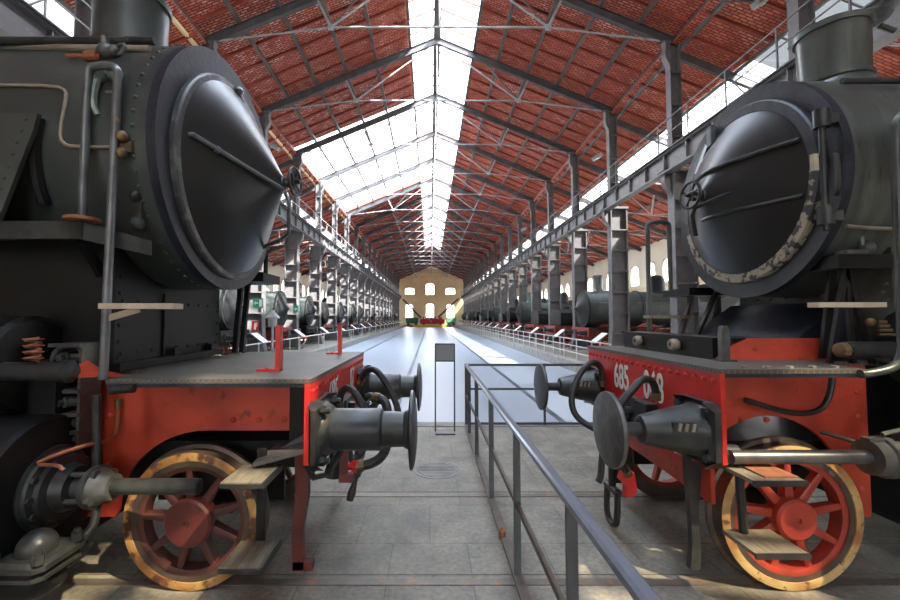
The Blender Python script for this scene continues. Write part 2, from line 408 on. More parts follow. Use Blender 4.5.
# roof slopes -------------------------------------------------------
GL0, GL1 = COLY[3], COLY[6]                    # glazed bays of the left slope
SKE = 80.0
def slab(b, s, f, d0, d1, y0, y1, t=.07):
    for_ = [(hx(s, d0), f(d0)), (hx(s, d1), f(d1))]
    p = [V((x, y0, z)) for x, z in for_] + [V((x, y0, z + t)) for x, z in reversed(for_)]
    b.prism(p, (0, y1 - y0, 0))
def joists(b, s, f, d0, d1, y0, y1):
    k = math.ceil((y0 + 1) / 1.02)
    while k * 1.02 < y1:
        y = k * 1.02 - .3
        b.bar((hx(s, d0), y, f(d0) - .05), (hx(s, d1), y, f(d1) - .05), .07, .10); k += 1
SKS = {-1: 1.32, 1: 1.82}
for s, side, mt in ((-1, 'left', 'tile_l'), (1, 'right', 'tile_r')):
    b, j = MB(), MB(); SK = SKS[s]
    if s < 0:
        slab(b, s, zn, 0, SK, YA, -9); slab(b, s, zn, SK, 8.95, YA, GL0); slab(b, s, zn, SK, 8.95, GL1, SKE)
        joists(j, s, zn, SK, 8.9, YA, GL0); joists(j, s, zn, SK, 8.9, GL1, YB)
    else:
        slab(b, s, zn, 0, SK, YA, -9); slab(b, s, zn, SK, 8.95, YA, -5.7); slab(b, s, zn, SK, 7.0, -5.7, -4.0); slab(b, s, zn, 7.9, 8.95, -5.7, -4.0); slab(b, s, zn, SK, 8.95, -4.0, SKE); joists(j, s, zn, SK, 8.9, YA, YB)  # leaves a gap behind the camera for an added sun-patch pane
    slab(b, s, zn, 0, 8.95, SKE, YB)
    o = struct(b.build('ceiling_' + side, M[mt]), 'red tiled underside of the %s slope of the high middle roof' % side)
    q = j.build('joist', M['joist'], o); q['kind'] = 'structure'
    b, j = MB(), MB()
    if s > 0: slab(b, s, za, 8.55, 10.85, YA, -5.2); slab(b, s, za, 8.55, 9.6, -5.2, -3.1); slab(b, s, za, 8.55, 10.85, -3.1, YB)  # right slope has a gap behind the camera for added sun-patch panes
    else: slab(b, s, za, 8.55, 10.85, YA, YB)
    slab(b, s, za, 12.4, 18.0, YA, YB)
    if s < 0: slab(b, s, za, 10.85, 12.4, YA, 6)
    joists(j, s, za, 8.6, 10.85, 4, YB); joists(j, s, za, 12.4, 17.9, 4, YB)
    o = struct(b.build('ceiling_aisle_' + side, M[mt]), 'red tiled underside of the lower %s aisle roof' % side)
    q = j.build('joist', M['joist'], o); q['kind'] = 'structure'
# glass of the roof
wn = 0
def window(label, pane, bars, mat_=None, glass='glass', extra=()):
    global wn
    wn += 1
    o = struct((bars or pane).build('window_%d' % wn, mat_ or M['irondark']), label)
    if bars:
        for pb, g_ in [(pane, glass), *extra]:
            p = pb.build('pane', M[g_], None); p.parent = o; p['kind'] = 'structure'
    return o
pane, bars = MB(), MB()
for s in (-1, 1):
    SK = SKS[s]
    slab(pane, s, zn, 0, SK, -9, SKE, .012)
    y = -8.5
    while y < SKE:
        bars.bar((hx(s, 0), y, zn(0) - .03), (hx(s, SK), y, zn(SK) - .03), .07, .08); y += 1.02
sun_pane = MB()
for y in (-5.3, -4.85, -4.4): bars.bar((hx(1, 7.0), y, zn(7.0)), (hx(1, 7.9), y, zn(7.9)), .08, .05)
slab(sun_pane, 1, zn, 7.0, 7.9, -5.7, -4.0, .012)  # unseen pane added so a sun patch falls on the near floor
window('long glazed ridge skylight down the middle of the roof', pane, bars, M['joist'], 'glass', [(sun_pane, 'sun_patch_glass')])
pane, bars = MB(), MB()
SK = SKS[-1]
slab(pane, -1, zn, SK, 8.95, GL0, GL1, .012)
y = GL0 + .6
while y < GL1:
    bars.bar((hx(-1, SK), y, zn(SK) - .02), (hx(-1, 8.9), y, zn(8.9) - .02), .08, .08); y += 1.02
window('three glazed bays in the left slope of the middle roof', pane, bars, M['ironpale'])
for s, side in ((-1, 'left'), (1, 'right')):
    pane, bars = MB(), MB()
    less_dim, sun_pane_r, dark = MB(), MB(), MB()
    if s > 0: slab(dark, s, za, 10.85, 12.4, YA, 14, .012); slab(less_dim, s, za, 10.85, 12.4, 14, 24, .012); slab(pane, s, za, 10.85, 12.4, 24, YB, .012)  # right strip tint is stepped to set the sun on columns and floor
    else: slab(pane, s, za, 10.85, 12.4, 6, YB, .012)
    y = 6
    while y < YB:
        bars.bar((hx(s, 10.85), y, za(10.85) - .03), (hx(s, 12.4), y, za(12.4) - .03), .04, .05); y += 1.7
    if s > 0:
        slab(sun_pane_r, s, za, 9.6, 10.85, -5.2, -3.1, .012)  # unseen panes added to throw sun patches around the right engine's wheel
        for k in range(6): bars.bar((hx(s, 9.6), -5.0 + .38 * k, za(9.6)), (hx(s, 10.85), -5.0 + .38 * k, za(10.85)), .12, .05)
    window('glazed strip along the %s aisle roof' % side, pane, bars, None, 'half_dim_glass', [(less_dim, 'slight_dim_glass'), (sun_pane_r, 'sun_patch_glass'), (dark, 'strong_dim_glass')] if s > 0 else ())

# side walls and gable with real openings ---------------------------
def wall_with_holes(P0, U, N, u0, u1, z0, z1, holes, T):
    """holes = (centre, width, bottom, top, arch rise)"""
    P0, U, N = V(P0), V(U), V(N); b = MB()
    def pt(u, z): return P0 + U * u + V((0, 0, z))
    cuts = sorted({u0, u1} | {h[0] - h[1] / 2 for h in holes} | {h[0] + h[1] / 2 for h in holes})
    for a, c in zip(cuts, cuts[1:]):
        mid = (a + c) / 2; z = z0
        for h in sorted((h for h in holes if abs(h[0] - mid) < h[1] / 2), key=lambda q: q[2]):
            if h[2] > z: b.prism([pt(a, z), pt(c, z), pt(c, h[2]), pt(a, h[2])], N * T)
            z = h[3]
            if h[4]:
                for sg in (-1, 1):
                    arc = [pt(h[0] + sg * h[1] / 2 * math.cos(g), h[3] - h[4] + h[4] * math.sin(g)) for g in [PI / 2 * i / 8 for i in range(9)]]
                    b.prism(arc + [pt(h[0] + sg * h[1] / 2, h[3])], N * T)
        if z < z1: b.prism([pt(a, z), pt(c, z), pt(c, z1), pt(a, z1)], N * T)
    return b
def win_at(P0, U, N, h, label, mat_=None, T=.12, nx=2, nz=3):
    P0, U, N = V(P0), V(U), V(N); w = h[1] / 2
    def pt(u, z, k): return P0 + U * (h[0] + u) + V((0, 0, z)) + N * k
    fr, pn = MB(), MB()
    pn.prism([pt(-w, h[2], T), pt(w, h[2], T), pt(w, h[3], T), pt(-w, h[3], T)], N * .01)
    up = N
    for i in range(nx + 1):
        u = -w + .03 + (h[1] - .06) * i / nx
        top = h[3] - (h[4] if i in (0, nx) else 0)
        fr.bar(pt(u, h[2], T), pt(u, top, T), .05, .05, up)
    for i in range(nz + 1):
        z = h[2] + .03 + (h[3] - h[4] - h[2] - .06) * i / nz
        fr.bar(pt(-w, z, T), pt(w, z, T), .05, .05, up)
    if h[4]:
        fr.tube([pt(w * .97 * math.cos(g), h[3] - h[4] + h[4] * .97 * math.sin(g), T) for g in [PI * i / 14 for i in range(15)]], .03, 6)
    return window(label, pn, fr, mat_ or M['white'])
WD = 17.85
for s, side in ((-1, 'left'), (1, 'right')):
    holes = []
    k = 0
    y = COLY[0] + BAY / 4
    while y < YB - 1:
        holes.append((y, 1.35, 4.7, 6.5, .62)); y += BAY / 2
    y = COLY[0] + BAY / 2
    low = []
    while y < YB - 2:
        low.append((y, 2.0, 1.2, 3.9, .9)); y += BAY
    P0 = (hx(s, WD), 0, 0)
    # the upper row pairs straddle each lower arch, so no opening overlaps another in height
    wb = wall_with_holes(P0, (0, 1, 0), (s, 0, 0), YA, YB, 0, za(WD) + .05, holes + low, .45)
    struct(wb.build('wall_' + side, M['creampale'], ang=20), 'cream plastered outer wall of the %s aisle with arched windows' % side)
    for i, h in enumerate(holes): win_at(P0, (0, 1, 0), (s, 0, 0), h, 'small arched window high in the %s wall' % side)
    for i, h in enumerate(low): win_at(P0, (0, 1, 0), (s, 0, 0), h, 'large arched window low in the %s wall' % side, nx=3)
    struct(MB().span((hx(s, WD) - s * .06, YA, 4.35), (hx(s, WD), YB, 4.5)).build('trim_%d' % (7 + (s > 0)), M['cream']), 'plaster string course on the %s wall' % side)
    e = MB().span((hx(s, 8.80), YA, 11.72), (hx(s, 8.92), YB, 12.2))
    struct(e.build('trim_%d' % (9 + (s > 0)), M['cream'] if s < 0 else M['irondark']), ('cream' if s < 0 else 'dark') + ' eave board along the %s edge of the middle roof' % side)
P0 = (0, YB, 0)
gh = [(0, 2.1, 1.9, 5.75, .5), (-5.65, 2.0, 1.9, 5.55, .3), (5.5, 2.0, 1.9, 5.55, .3), (0, 2.3, 8.2, 11.3, .6), (-5.5, 2.6, 8.3, 10.0, .4), (5.5, 2.6, 8.3, 10.0, .4)]
wb = wall_with_holes(P0, (1, 0, 0), (0, 1, 0), hx(-1, 8.75), hx(1, 8.75), PIT, 12.3, gh, .45)
wb.prism([(hx(-1, 8.75), YB, 12.3), (hx(1, 8.75), YB, 12.3), (X0, YB, 16.0)], (0, .45, 0))
for s in (-1, 1):
    wb.prism([(hx(s, 8.75), YB, PIT), (hx(s, 18), YB, PIT), (hx(s, 18), YB, 7.97), (hx(s, 8.75), YB, 11.85)], (0, .45, 0))
struct(wb.build('wall_far', M['cream'], ang=20), 'cream end wall of the hall with six windows')
for h, l in zip(gh, ('lower middle arched', 'lower left', 'lower right', 'upper middle arched', 'upper left', 'upper right')):
    win_at(P0, (1, 0, 0), (0, 1, 0), h, l + ' window in the far end wall')

# wall behind the camera
P0 = (0, YA, 0)
nh = [(0, 2.1, 8.2, 11.3, .6), (-5.5, 2.4, 8.3, 10.0, .4), (5.5, 2.4, 8.3, 10.0, .4), (-5.65, 2.6, 1.9, 6.0, .4), (5.5, 2.6, 1.9, 6.0, .4)]  # the two low windows are added, unseen, as fill light for the engines
wb = wall_with_holes(P0, (1, 0, 0), (0, -1, 0), hx(-1, 8.75), hx(1, 8.75), 0, 12.3, nh, .45)
wb.prism([(hx(-1, 8.75), YA, 12.3), (hx(1, 8.75), YA, 12.3), (X0, YA, 16.0)], (0, -.45, 0))
for s in (-1, 1):
    wb.prism([(hx(s, 8.75), YA, 0), (hx(s, 18), YA, 0), (hx(s, 18), YA, 7.97), (hx(s, 8.75), YA, 11.85)], (0, -.45, 0))
struct(wb.build('wall_near', M['cream'], ang=20), 'cream end wall behind the viewer with five windows')
for h in nh: win_at(P0, (1, 0, 0), (0, -1, 0), h, 'unseen window in the end wall behind the viewer')
# columns -----------------------------------------------------------
def ishaft(b, s, d0, d1, y, z0, z1, dep, step, tf=.05):
    b.span((hx(s, d0), y - .015, z0), (hx(s, d1), y + .015, z1))
    b.span((hx(s, d0), y - dep / 2, z0), (hx(s, d0 + tf), y + dep / 2, z1))
    b.span((hx(s, d1 - tf), y - dep / 2, z0), (hx(s, d1), y + dep / 2, z1))
    z = z0 + step
    while z < z1 - .2:
        b.span((hx(s, d0 - .015), y - dep / 2 - .015, z - .025), (hx(s, d1 + .015), y + dep / 2 + .015, z + .025)); z += step
def column(s, y):
    t = thing('iron_column', '', 'column', (hx(s, 8.75), y, 0), 'iron columns of the %s row' % ('left' if s < 0 else 'right'))
    b = MB(); ishaft(b, s, 8.35, 9.15, y, .12, 7.25, .40, 1.0)
    b.build('lower_shaft', M['iron'], t)
    b = MB(); b.span((hx(s, 8.12), y - .32, 0), (hx(s, 9.38), y + .32, .06))
    for sg, d in ((-1, 8.35), (1, 9.15)):
        prof = [(d, .06), (d + sg * .22, .06), (d + sg * .17, .22), (d + sg * .09, .55), (d + sg * .03, 1.1), (d, 1.5)]
        b.prism([(hx(s, q), y - .2, z) for q, z in prof], (0, .4, 0))
    b.build('flared_base', M['iron'], t)
    b = MB()
    prof = [(8.36, 6.15), (8.31, 6.35), (8.17, 6.55), (8.09, 6.72), (8.07, 6.95), (8.13, 7.15), (8.4, 7.15), (8.4, 6.15)]
    b.prism([(hx(s, q), y - .12, z) for q, z in prof], (0, .24, 0))
    b.span((hx(s, 7.98), y - .24, 7.15), (hx(s, 9.2), y + .24, 7.25))
    b.build('girder_bracket', M['iron'], t)
    b = MB(); ishaft(b, s, 8.36, 8.76, y, 7.25, 12.0, .30, 1.18, .04)
    b.build('upper_shaft', M['iron'], t)
    b = MB()
    prof = [(8.36, 11.0), (8.33, 11.15), (8.25, 11.3), (8.20, 11.5), (8.24, 11.75), (8.2, 12.0), (8.38, 12.0), (8.38, 11.0)]
    b.prism([(hx(s, q), y - .13, z) for q, z in prof], (0, .26, 0))
    b.build('eave_bracket', M['iron'], t)
    return t
for s, side in ((-1, 'left'), (1, 'right')):
    proto = None
    for k, y in enumerate(COLY):
        if proto is None: o = proto = column(s, y)
        else: o = copy_tree(proto)
        o.location = (hx(s, 8.75), y, 0)
        if k == 0: o['label'] = 'tall iron column nearest the camera in the %s row, behind the %s engine chimney' % (side, side)
        elif k == len(COLY) - 1: o['label'] = 'tall iron column at the far end of the %s row, beside the cream end wall' % side
        else: o['label'] = '%s tall grey iron column from the camera in the %s row' % (ORD[k], side)

# crane girders with walkway railings --------------------------------
for s, side in ((-1, 'left'), (1, 'right')):
    t = thing('crane_girder', 'long dark iron girder with walkway carried on the %s row of columns' % side, 'girder', (hx(s, 8), 50, 7.25))
    b = MB(); b.span((hx(s, 8.13), 2, 7.12), (hx(s, 8.18), YB - .2, 7.76))
    b.span((hx(s, 8.0), 2, 7.06), (hx(s, 8.32), YB - .2, 7.12)); b.span((hx(s, 8.0), 2, 7.72), (hx(s, 8.32), YB - .2, 7.78))
    y = 3.0
    while y < YB - 1:
        b.span((hx(s, 8.02), y - .02, 7.12), (hx(s, 8.3), y + .02, 7.75)); y += 1.275
    b.build('girder_web', M['iron'], t)
    MB().span((hx(s, 7.92), 2, 7.78), (hx(s, 8.36), YB - .2, 7.82)).build('walkway', M['irondark'], t)
    for y in [4.44] + COLY:
        b = MB(); x = hx(s, 7.95)
        for i in range(3): b.span((x - .018, y + 1.7 * i - .018, 7.82), (x + .018, y + 1.7 * i + .018, 8.85))
        for z in (8.32, 8.83): b.span((x - .015, y, z - .015), (x + .015, y + BAY, z + .015))
        b.build('railing', M['ironpale'] if s < 0 else M['iron'], t)

# roof trusses --------------------------------------------------------
def truss(y):
    t = thing('roof_truss', '', 'truss', (X0, y, 12), 'iron trusses of the middle roof')
    for s in (-1, 1):
        b = MB(); o0, o1 = (hx(s, 8.8), y, zn(8.8) - .38), (hx(s, .0), y, zn(0) - .38)
        b.bar(o0, o1, .03, .34)
        for dz in (-.16, .16): b.bar((o0[0], y, o0[2] + dz), (o1[0], y, o1[2] + dz), .16, .03)
        b.build('rafter', M['irondark'], t)
        nd = (hx(s, 4.0), y, 12.58)
        MB().rod((hx(s, 8.5), y, 12.02), nd, .035, 6).build('tie_rod', M['ironpale'], t)
        MB().bar(nd, (hx(s, 4.5), y, zn(4.5) - .5), .09, .09).build('strut', M['ironpale'], t)
        MB().rod(nd, (hx(s, .15), y, zn(.15) - .5), .035, 6).build('brace', M['ironpale'], t)
        MB().rod(nd, (hx(s, 2.3), y, zn(2.3) - .5), .028, 6).build('brace', M['irondark'], t)
        MB().box(nd, (.22, .06, .22)).build('gusset', M['ironpale'], t)
    MB().rod((hx(-1, 4.0), y, 12.58), (hx(1, 4.0), y, 12.58), .035, 6).build('tie_rod', M['ironpale'], t)
    MB().rod((X0, y, 12.58), (X0, y, 15.5), .028, 6).build('hanger', M['ironpale'], t)
    return t
proto = None
TY = COLY[1:]
for k, y in enumerate(TY):
    if proto is None: o = proto = truss(y)
    else: o = copy_tree(proto)
    o.location = (X0, y, 12)
    o['label'] = 'iron roof truss nearest the camera, across the top of the view' if k == 0 else 'iron roof truss beside the cream end wall' if k == len(TY) - 1 else '%s iron roof truss from the camera, tied to the %s pair of columns' % (ORD[k], ORD[k + 1])
def aisle_truss(s, y):
    t = thing('aisle_truss', '', 'truss', (hx(s, 13), y, 8), 'trusses of the %s aisle roof' % ('left' if s < 0 else 'right'))
    MB().bar((hx(s, 8.8), y, za(8.8) - .34), (hx(s, 17.8), y, za(17.8) - .34), .14, .28).build('rafter', M['irondark'], t)
    MB().rod((hx(s, 9.1), y, 8.6), (hx(s, 17.8), y, 7.7), .035, 6).build('tie_rod', M['ironpale'], t)
    MB().bar((hx(s, 13.2), y, 8.17), (hx(s, 13.4), y, za(13.4) - .45), .08, .08).build('strut', M['ironpale'], t)
    MB().rod((hx(s, 13.2), y, 8.17), (hx(s, 10.6), y, za(10.6) - .45), .03, 6).build('brace', M['ironpale'], t)
    MB().rod((hx(s, 13.2), y, 8.17), (hx(s, 15.9), y, za(15.9) - .45), .03, 6).build('brace', M['ironpale'], t)
    return t
for s, side in ((-1, 'left'), (1, 'right')):
    pr = None
    for k, y in enumerate(COLY):
        if pr is None: pr = o = aisle_truss(s, y)
        else: o = copy_tree(pr)
        o.location = (hx(s, 13), y, 8)
        o['label'] = 'lean-to truss of the %s aisle roof, %s from the camera' % (side, ORD[k])
# purlins
PN = {1.55: 'beside the ridge skylight', 3.0: 'second from the skylight', 4.45: 'third from the skylight', 5.9: 'fourth from the skylight', 7.35: 'fifth from the skylight', 8.7: 'along the eave'}
for s, side in ((-1, 'left'), (1, 'right')):
    for d, w in PN.items():
        d = SKS[s] if d < 2 else d
        b = MB(); b.span((hx(s, d) - .065, YA, zn(d) - .24), (hx(s, d) + .065, YB, zn(d) - .1))
        q = b.build('purlin', M['purlin'], bpy.data.objects['ceiling_' + side]); q['kind'] = 'structure'
    for d, w in ((10.8, 'above the glazed strip'), (12.5, 'below the glazed strip'), (14.3, 'mid-way down the slope'), (16.1, 'nearest the outer wall')):
        b = MB(); b.span((hx(s, d) - .045, YA, za(d) - .22), (hx(s, d) + .045, YB, za(d) - .1))
        q = b.build('purlin', M['purlin'], bpy.data.objects['ceiling_aisle_' + side]); q['kind'] = 'structure'
b = MB(); b.span((X0 - .17, YA, zn(0) - .3), (X0 + .17, YB, zn(0) - .08))
tag(b.build('ridge_beam', M['purlin'], None), 'ridge beam down the middle of the long skylight', 'beam')
# ================================================================== THE TWO ENGINES IN FRONT
CY = 3.735
RAILY = (CY - .7175, CY + .7175)
for i, y in enumerate(RAILY):
    b = MB(); b.span((-12, y - .035, -.05), (12, y + .035, .006)); b.span((-12, y + .085, -.05), (12, y + .093, .004))
    struct(b.build('trim_%d' % (11 + i), M['oldrail']), 'rusty rail set flush in the stone floor, ' + ('nearer' if i == 0 else 'farther') + ' of the pair under the engines')

def wheel(parent, cx, yf, R, hub_r, mw, mt, mh, nsp=9, ph=.1, sgn=-1, width=.135):
    """spoked wheel; yf = its outer face, sgn = which way the outer face looks along Y"""
    o = (cx, yf, R); ax = (0, sgn, 0)
    b = MB()                                               # tread + flange behind the face
    b.lathe(o, ax, [(-width, R - .10), (-width, R + .028), (-width + .03, R + .026), (-width + .04, R), (-.004, R - .004), (-.004, R - .10)], 56, cap=False)
    w = b.build('wheel', M['tread'], parent)
    MB().lathe(o, ax, [(-.02, R - .062), (.004, R - .06), (.006, R - .035), (0, R - .006), (-.02, R - .004)], 56, cap=False).build('tyre', mt, w)
    b = MB()
    b.lathe(o, ax, [(-.11, R - .06), (-.11, R - .14), (-.02, R - .135), (-.012, R - .11), (-.015, R - .058)], 56, cap=False)
    for k in range(nsp):
        g = 2 * PI * k / nsp + ph
        d = V((math.cos(g), 0, math.sin(g))); p = V(o) + V((0, -sgn * .055, 0))
        e = V((-math.sin(g), 0, math.cos(g)))
        vs = []
        for t, wd, th in ((hub_r * .8, .062, .085), (R - .12, .042, .06)):
            for i, j in ((-1, -1), (-.5, -1.25), (.5, -1.25), (1, -1), (1, 1), (.5, 1.25), (-.5, 1.25), (-1, 1)):
                vs.append(p + d * t + e * (i * wd / 2) + V((0, 1, 0)) * (j * th / 2.5))
        fs = [(i, (i + 1) % 8, 8 + (i + 1) % 8, 8 + i) for i in range(8)]
        b.add(vs, fs)
    b.build('wheel_spokes', mw, w)
    b = MB(); b.lathe(o, ax, [(-.12, hub_r * .75), (-.01, hub_r), (.03, hub_r), (.045, hub_r - .015), (.045, .022), (.03, .02), (.03, .001)], 36)
    b.build('hub', mh, w)
    return w
def text(parent, body, size, loc, rot, m, ext=.003, sx=.72, off=.012, name='number_lettering'):
    cu = bpy.data.curves.new(name, 'FONT'); cu.body = body; cu.size = size; cu.extrude = ext; cu.offset = off
    cu.align_x = 'CENTER'; cu.align_y = 'CENTER'
    cu.materials.append(m)
    o = bpy.data.objects.new(name, cu); C.objects.link(o)
    bpy.context.view_layer.update()
    me = bpy.data.meshes.new_from_object(o.evaluated_get(bpy.context.evaluated_depsgraph_get()))
    bpy.data.objects.remove(o); o = bpy.data.objects.new(name, me); C.objects.link(o)
    q = parent
    while q.parent is not None: q = q.parent
    o.parent = parent; o.location = V(loc) - V(q.location); o.rotation_euler = rot; o.scale = (sx, 1, 1)
    return o
def handwheel(parent, c, ax, R, m):
    c = V(c); a, e1, e2 = frame(ax)
    b = MB()
    b.tube([c + (e1 * math.cos(g) + e2 * math.sin(g)) * R for g in [2 * PI * i / 28 for i in range(28)]], R * .11, 8, closed=True)
    for k in range(4):
        g = PI / 2 * k + .5
        b.rod(c - a * .01, c + (e1 * math.cos(g) + e2 * math.sin(g)) * R, R * .075, 6)
    b.rod(c - a * .10, c + a * .05, R * .17, 10)
    b.tube([c + a * .03, c + a * .05 - e1 * .02, c + a * .06 - e1 * R * 1.3], R * .07, 6)
    return b.build('handwheel', m, parent)

def engine(d, Xb, name_label, right):
    """one steam engine standing across the hall; d = direction its body runs along X, Xb = face of its buffer beam"""
    X = lambda s: Xb + d * s
    f = (-d, 0, 0)                                          # forward
    t = thing('steam_locomotive', name_label, 'locomotive', (X(2), CY, 0), 'steam engines facing each other in front')
    zc, R, sr = (3.185, 1.035, 1.11) if not right else (3.01, .935, 1.06)
    rw_ = .095 if right else .06
    zd, zb = (1.495, .945) if not right else (1.56, .95)
    Yn, Yf = (2.67, 4.80) if not right else (2.66, 4.86)
    mb = M['boiler_green'] if right else M['boiler']
    # boiler and smokebox
    b = MB(); b.lathe((X(sr + 1.75), CY, zc), (d, 0, 0), [(0, R - .02), (5.2, R + .03)], 64)
    for s in (.9, 2.6, 4.2): b.lathe((X(sr + 1.75 + s), CY, zc), (d, 0, 0), [(0, R - .02), (.0, R + .02), (.06, R + .02), (.06, R - .02)], 64, cap=False)
    b.build('boiler', mb, t)
    b = MB(); b.lathe((X(sr), CY, zc), (d, 0, 0), [(0, R - .03), (.02, R), (1.76, R), (1.76, R - .05)], 72)
    if not right:
        for s in (.11, 1.62):
            for k in range(64):
                g = 2 * PI * k / 64
                n_ = V((0, math.cos(g), math.sin(g)))
                b.dome(V((X(sr + s), CY, zc)) + n_ * R, n_, .017, .7)
    b.build('smokebox', mb, t)
    b = MB()
    b.lathe((X(sr), CY, zc), f, [(-.02, R - .03), (-.02, R + .002), (.045, R + .002), (.045, .6), (-.02, .6)], 72, cap=False)
    for k in range(0):
        g = 2 * PI * k / 44
        if not right: b.dome(V((X(sr) - d * .045, CY + (R - .055) * math.cos(g), zc + (R - .055) * math.sin(g))), f, .016, .6)
    b.build('smokebox_front', M['blueblack'], t)
    # door: rim and cone
    zt = zc - (.05 if not right else 0); rd = R * .86
    b = MB()
    b.lathe((X(sr) - d * .045, CY, zt), f, [(-.01, rd), (.035, rd), (.05, rd - .012), (.055, rd - rw_ + .01), (.02, rd - rw_)], 72, cap=False)
    rim = b.build('smokebox_door', M['rimworn'] if right else M['rimdark'], t)
    rc = rd - rw_ + .012; kx = 1 if not right else .76
    CONE = [(t_ * kx, r_) for t_, r_ in ((-.01, rc), (.015, rc - .005), (.04, rc - .045), (.10, rc * .84), (.20, rc * .615), (.30, rc * .395), (.39, rc * .19), (.435, .085), (.45, .065), (.47, .06), (.475, .001))]
    def on_cone(y_, z_, lift=.012):
        """point on the door cone, y_ and z_ measured from its axis"""
        q_ = math.hypot(y_, z_)
        for (t0, r0), (t1, r1) in zip(CONE, CONE[1:]):
            if r1 <= q_ <= r0:
                t_ = t0 + (t1 - t0) * (r0 - q_) / max(r0 - r1, 1e-6); break
        else: t_ = CONE[-1][0]
        return V((X(sr) - d * (.085 + t_ + lift), CY + y_, zt + z_))
    b = MB()
    b.lathe((X(sr) - d * .085, CY, zt), f, CONE, 72)
    b.build('door_cone', M['door'], rim)
    tip = V((X(sr) - d * (.085 + CONE[-1][0]), CY, zt))
    b = MB(); b.rod(tip, tip + V(f) * .08, .045, 12); b.build('door_spindle', M['darksteel'], rim)
    handwheel(rim, tip + V((-d * .085, 0, .01)), (-d, -.12, 0), .125 if not right else .12, M['darksteel'])
    b = MB()
    if not right:
        p0, p1 = V((X(sr) - d * .10, CY - rc * .93, zt + .10)), tip + V((-d * .01, -.09, -.09))
        b.tube([p0, p0 + V((-d * .05, 0, 0)), p1], .018, 8)
        b.rod(p0 + (p1 - p0) * .22 + V((-d * .03, 0, 0)), p0 + (p1 - p0) * .26 + V((-d * .03, 0, 0)), .032, 8)
        b.tube([tip + V((0, 0, -.10)), tip + V((-d * .06, -.06, -.2)), tip + V((-d * .03, 0, -.36)), tip + V((.0, .1, -.48)), V((X(sr) - d * .10, CY + .45, zt - .55))], .02, 8, smooth=1)
        b.build('door_handle', M['railpipe'], rim)
        b = MB(); b.ball((X(sr) - d * .10, CY, zt + rd - .02), .05, 10, 6, (1, 1, .8)); b.rod((X(sr) - d * .1, CY, zt + rd - .03), (X(sr) - d * .10, CY + .1, zt + rd - .07), .025, 8)
        b.build('door_catch', M['railpipe'], rim)
    else:
        b.tube([V((X(sr) - d * .12, CY - rc * .80, zt + .04)), tip + V((d * .06, -.11, -.06)), tip + V((-d * .03, .02, -.1)), tip + V((-d * .02, .08, -.16)), tip + V((d * .04, .13, -.34))], .02, 8)
        b.build('door_handle', M['darksteel'], rim)
        for zz, ye_ in ((.24, .42), (-.20, .10)):          # two long hinge straps lying on the cone, and the hinge post
            y0_ = -math.sqrt(rc * rc * .96 - zz * zz); b = MB()
            b.tube([on_cone(y0_ + (ye_ - y0_) * i / 14, zz) for i in range(15)], .019, 8); b.build('hinge_strap', M['darksteel'], rim)
        b = MB(); px, py = X(sr) - d * .12, CY - rd * 1.06; zt0 = zt; zt = zt - .10
        b.rod((px, py, zt - .40), (px, py, zt + .44), .022, 10)
        for zz in (.40, -.30): b.rod((px, py, zt + zz - .06), (px, py, zt + zz + .07), .05, 14); b.bar((px, py, zt + zz), (X(sr) - d * .03, py - .02, zt + zz), .05, .07)
        b.build('hinge_post', M['darksteel'], rim)
        b = MB(); b.box((px - d * .03, py + .03, zt + .10), (.05, .03, .12)); b.build('door_stop', M['woodpale'], rim)
        b = MB(); b.tube([(px + d * .02, py - .06, zt + .12), (px + d * .0, py - .1, zt + .10), (px, py - .1, zt - .14), (px + d * .02, py - .06, zt - .16)], .016, 8, smooth=1); b.build('door_handle', M['darksteel'], rim); zt = zt0
        b = MB(); b.bar((X(sr) - d * .12, CY + rc * .45, zt + rc * .86), (X(sr) - d * .10, CY + rc * .74, zt + rc * .55), .05, .05)
        b.box((X(sr) - d * .12, CY + rc * .40, zt + rc * .96), (.05, .06, .2)); b.build('door_dog', M['railpipe'], rim)
    # chimney
    sc = 2.02 if not right else 1.90
    b = MB(); rch = .285 if not right else .25
    b.lathe((X(sc), CY, zc + R - .16), (0, 0, 1), [(0, rch + .22), (.10, rch + .16), (.17, rch + .06), (.24, rch + .012), (.30, rch), (.74, rch + .012), (.74, rch + .03), (.79, rch + .034), (.80, rch + .02), (.80, rch - .04), (.5, rch - .05)], 56, cap=False)
    ch = b.build('chimney', mb, t)
    MB().lathe((X(sc), CY, zc + R - .16), (0, 0, 1), [(.255, rch + .01), (.262, rch + .022), (.29, rch + .022), (.297, rch)], 56, cap=False).build('chimney_band', mb, ch)
    if right:
        b = MB(); cz = zc + R - .16 + .81
        b.lathe((X(sc) + d * .20, CY - .05, cz + .015), (-.05 * d, 0, 1), [(0, .17), (0, .22), (.015, .225), (.03, .19), (.05, .10), (.055, .001)], 32)
        b.rod((X(sc) + d * .40, CY - .05, cz), (X(sc) + d * .53, CY - .05, cz - .05), .025, 8)
        b.build('chimney_lid', M['casting'], ch)
    # hand rail along the boiler shoulder
    if not right:
        p = at(155, 41, 2.95); z_, y_ = p.z, p.y
        b = MB(); b.rod((p.x, y_, z_), (X(7), y_, z_), .03, 12)
        for s in (1.45, 3.2, 5): b.rod((X(s), y_, z_), (X(s), y_ + .14, z_ - .12), .022, 8); b.ball((X(s), y_, z_), .035, 10, 6)
        b.build('boiler_handrail', M['darksteel'], t)
        q = [on_drum(x, y, R + 0.015, zc, CY) for x, y in ((0, 46), (70, 48), (150, 49))]
        MB().tube([q[0] + V((-3, 0, 0)), *q], .026, 10).build('sand_pipe', M['tanpipe'], t)
        q = [on_drum(x, y, R + 0.010, zc, CY) for x, y in ((0, 85), (56, 86), (66, 91), (66, 100), (60, 132), (62, 143), (72, 147), (116, 147))]
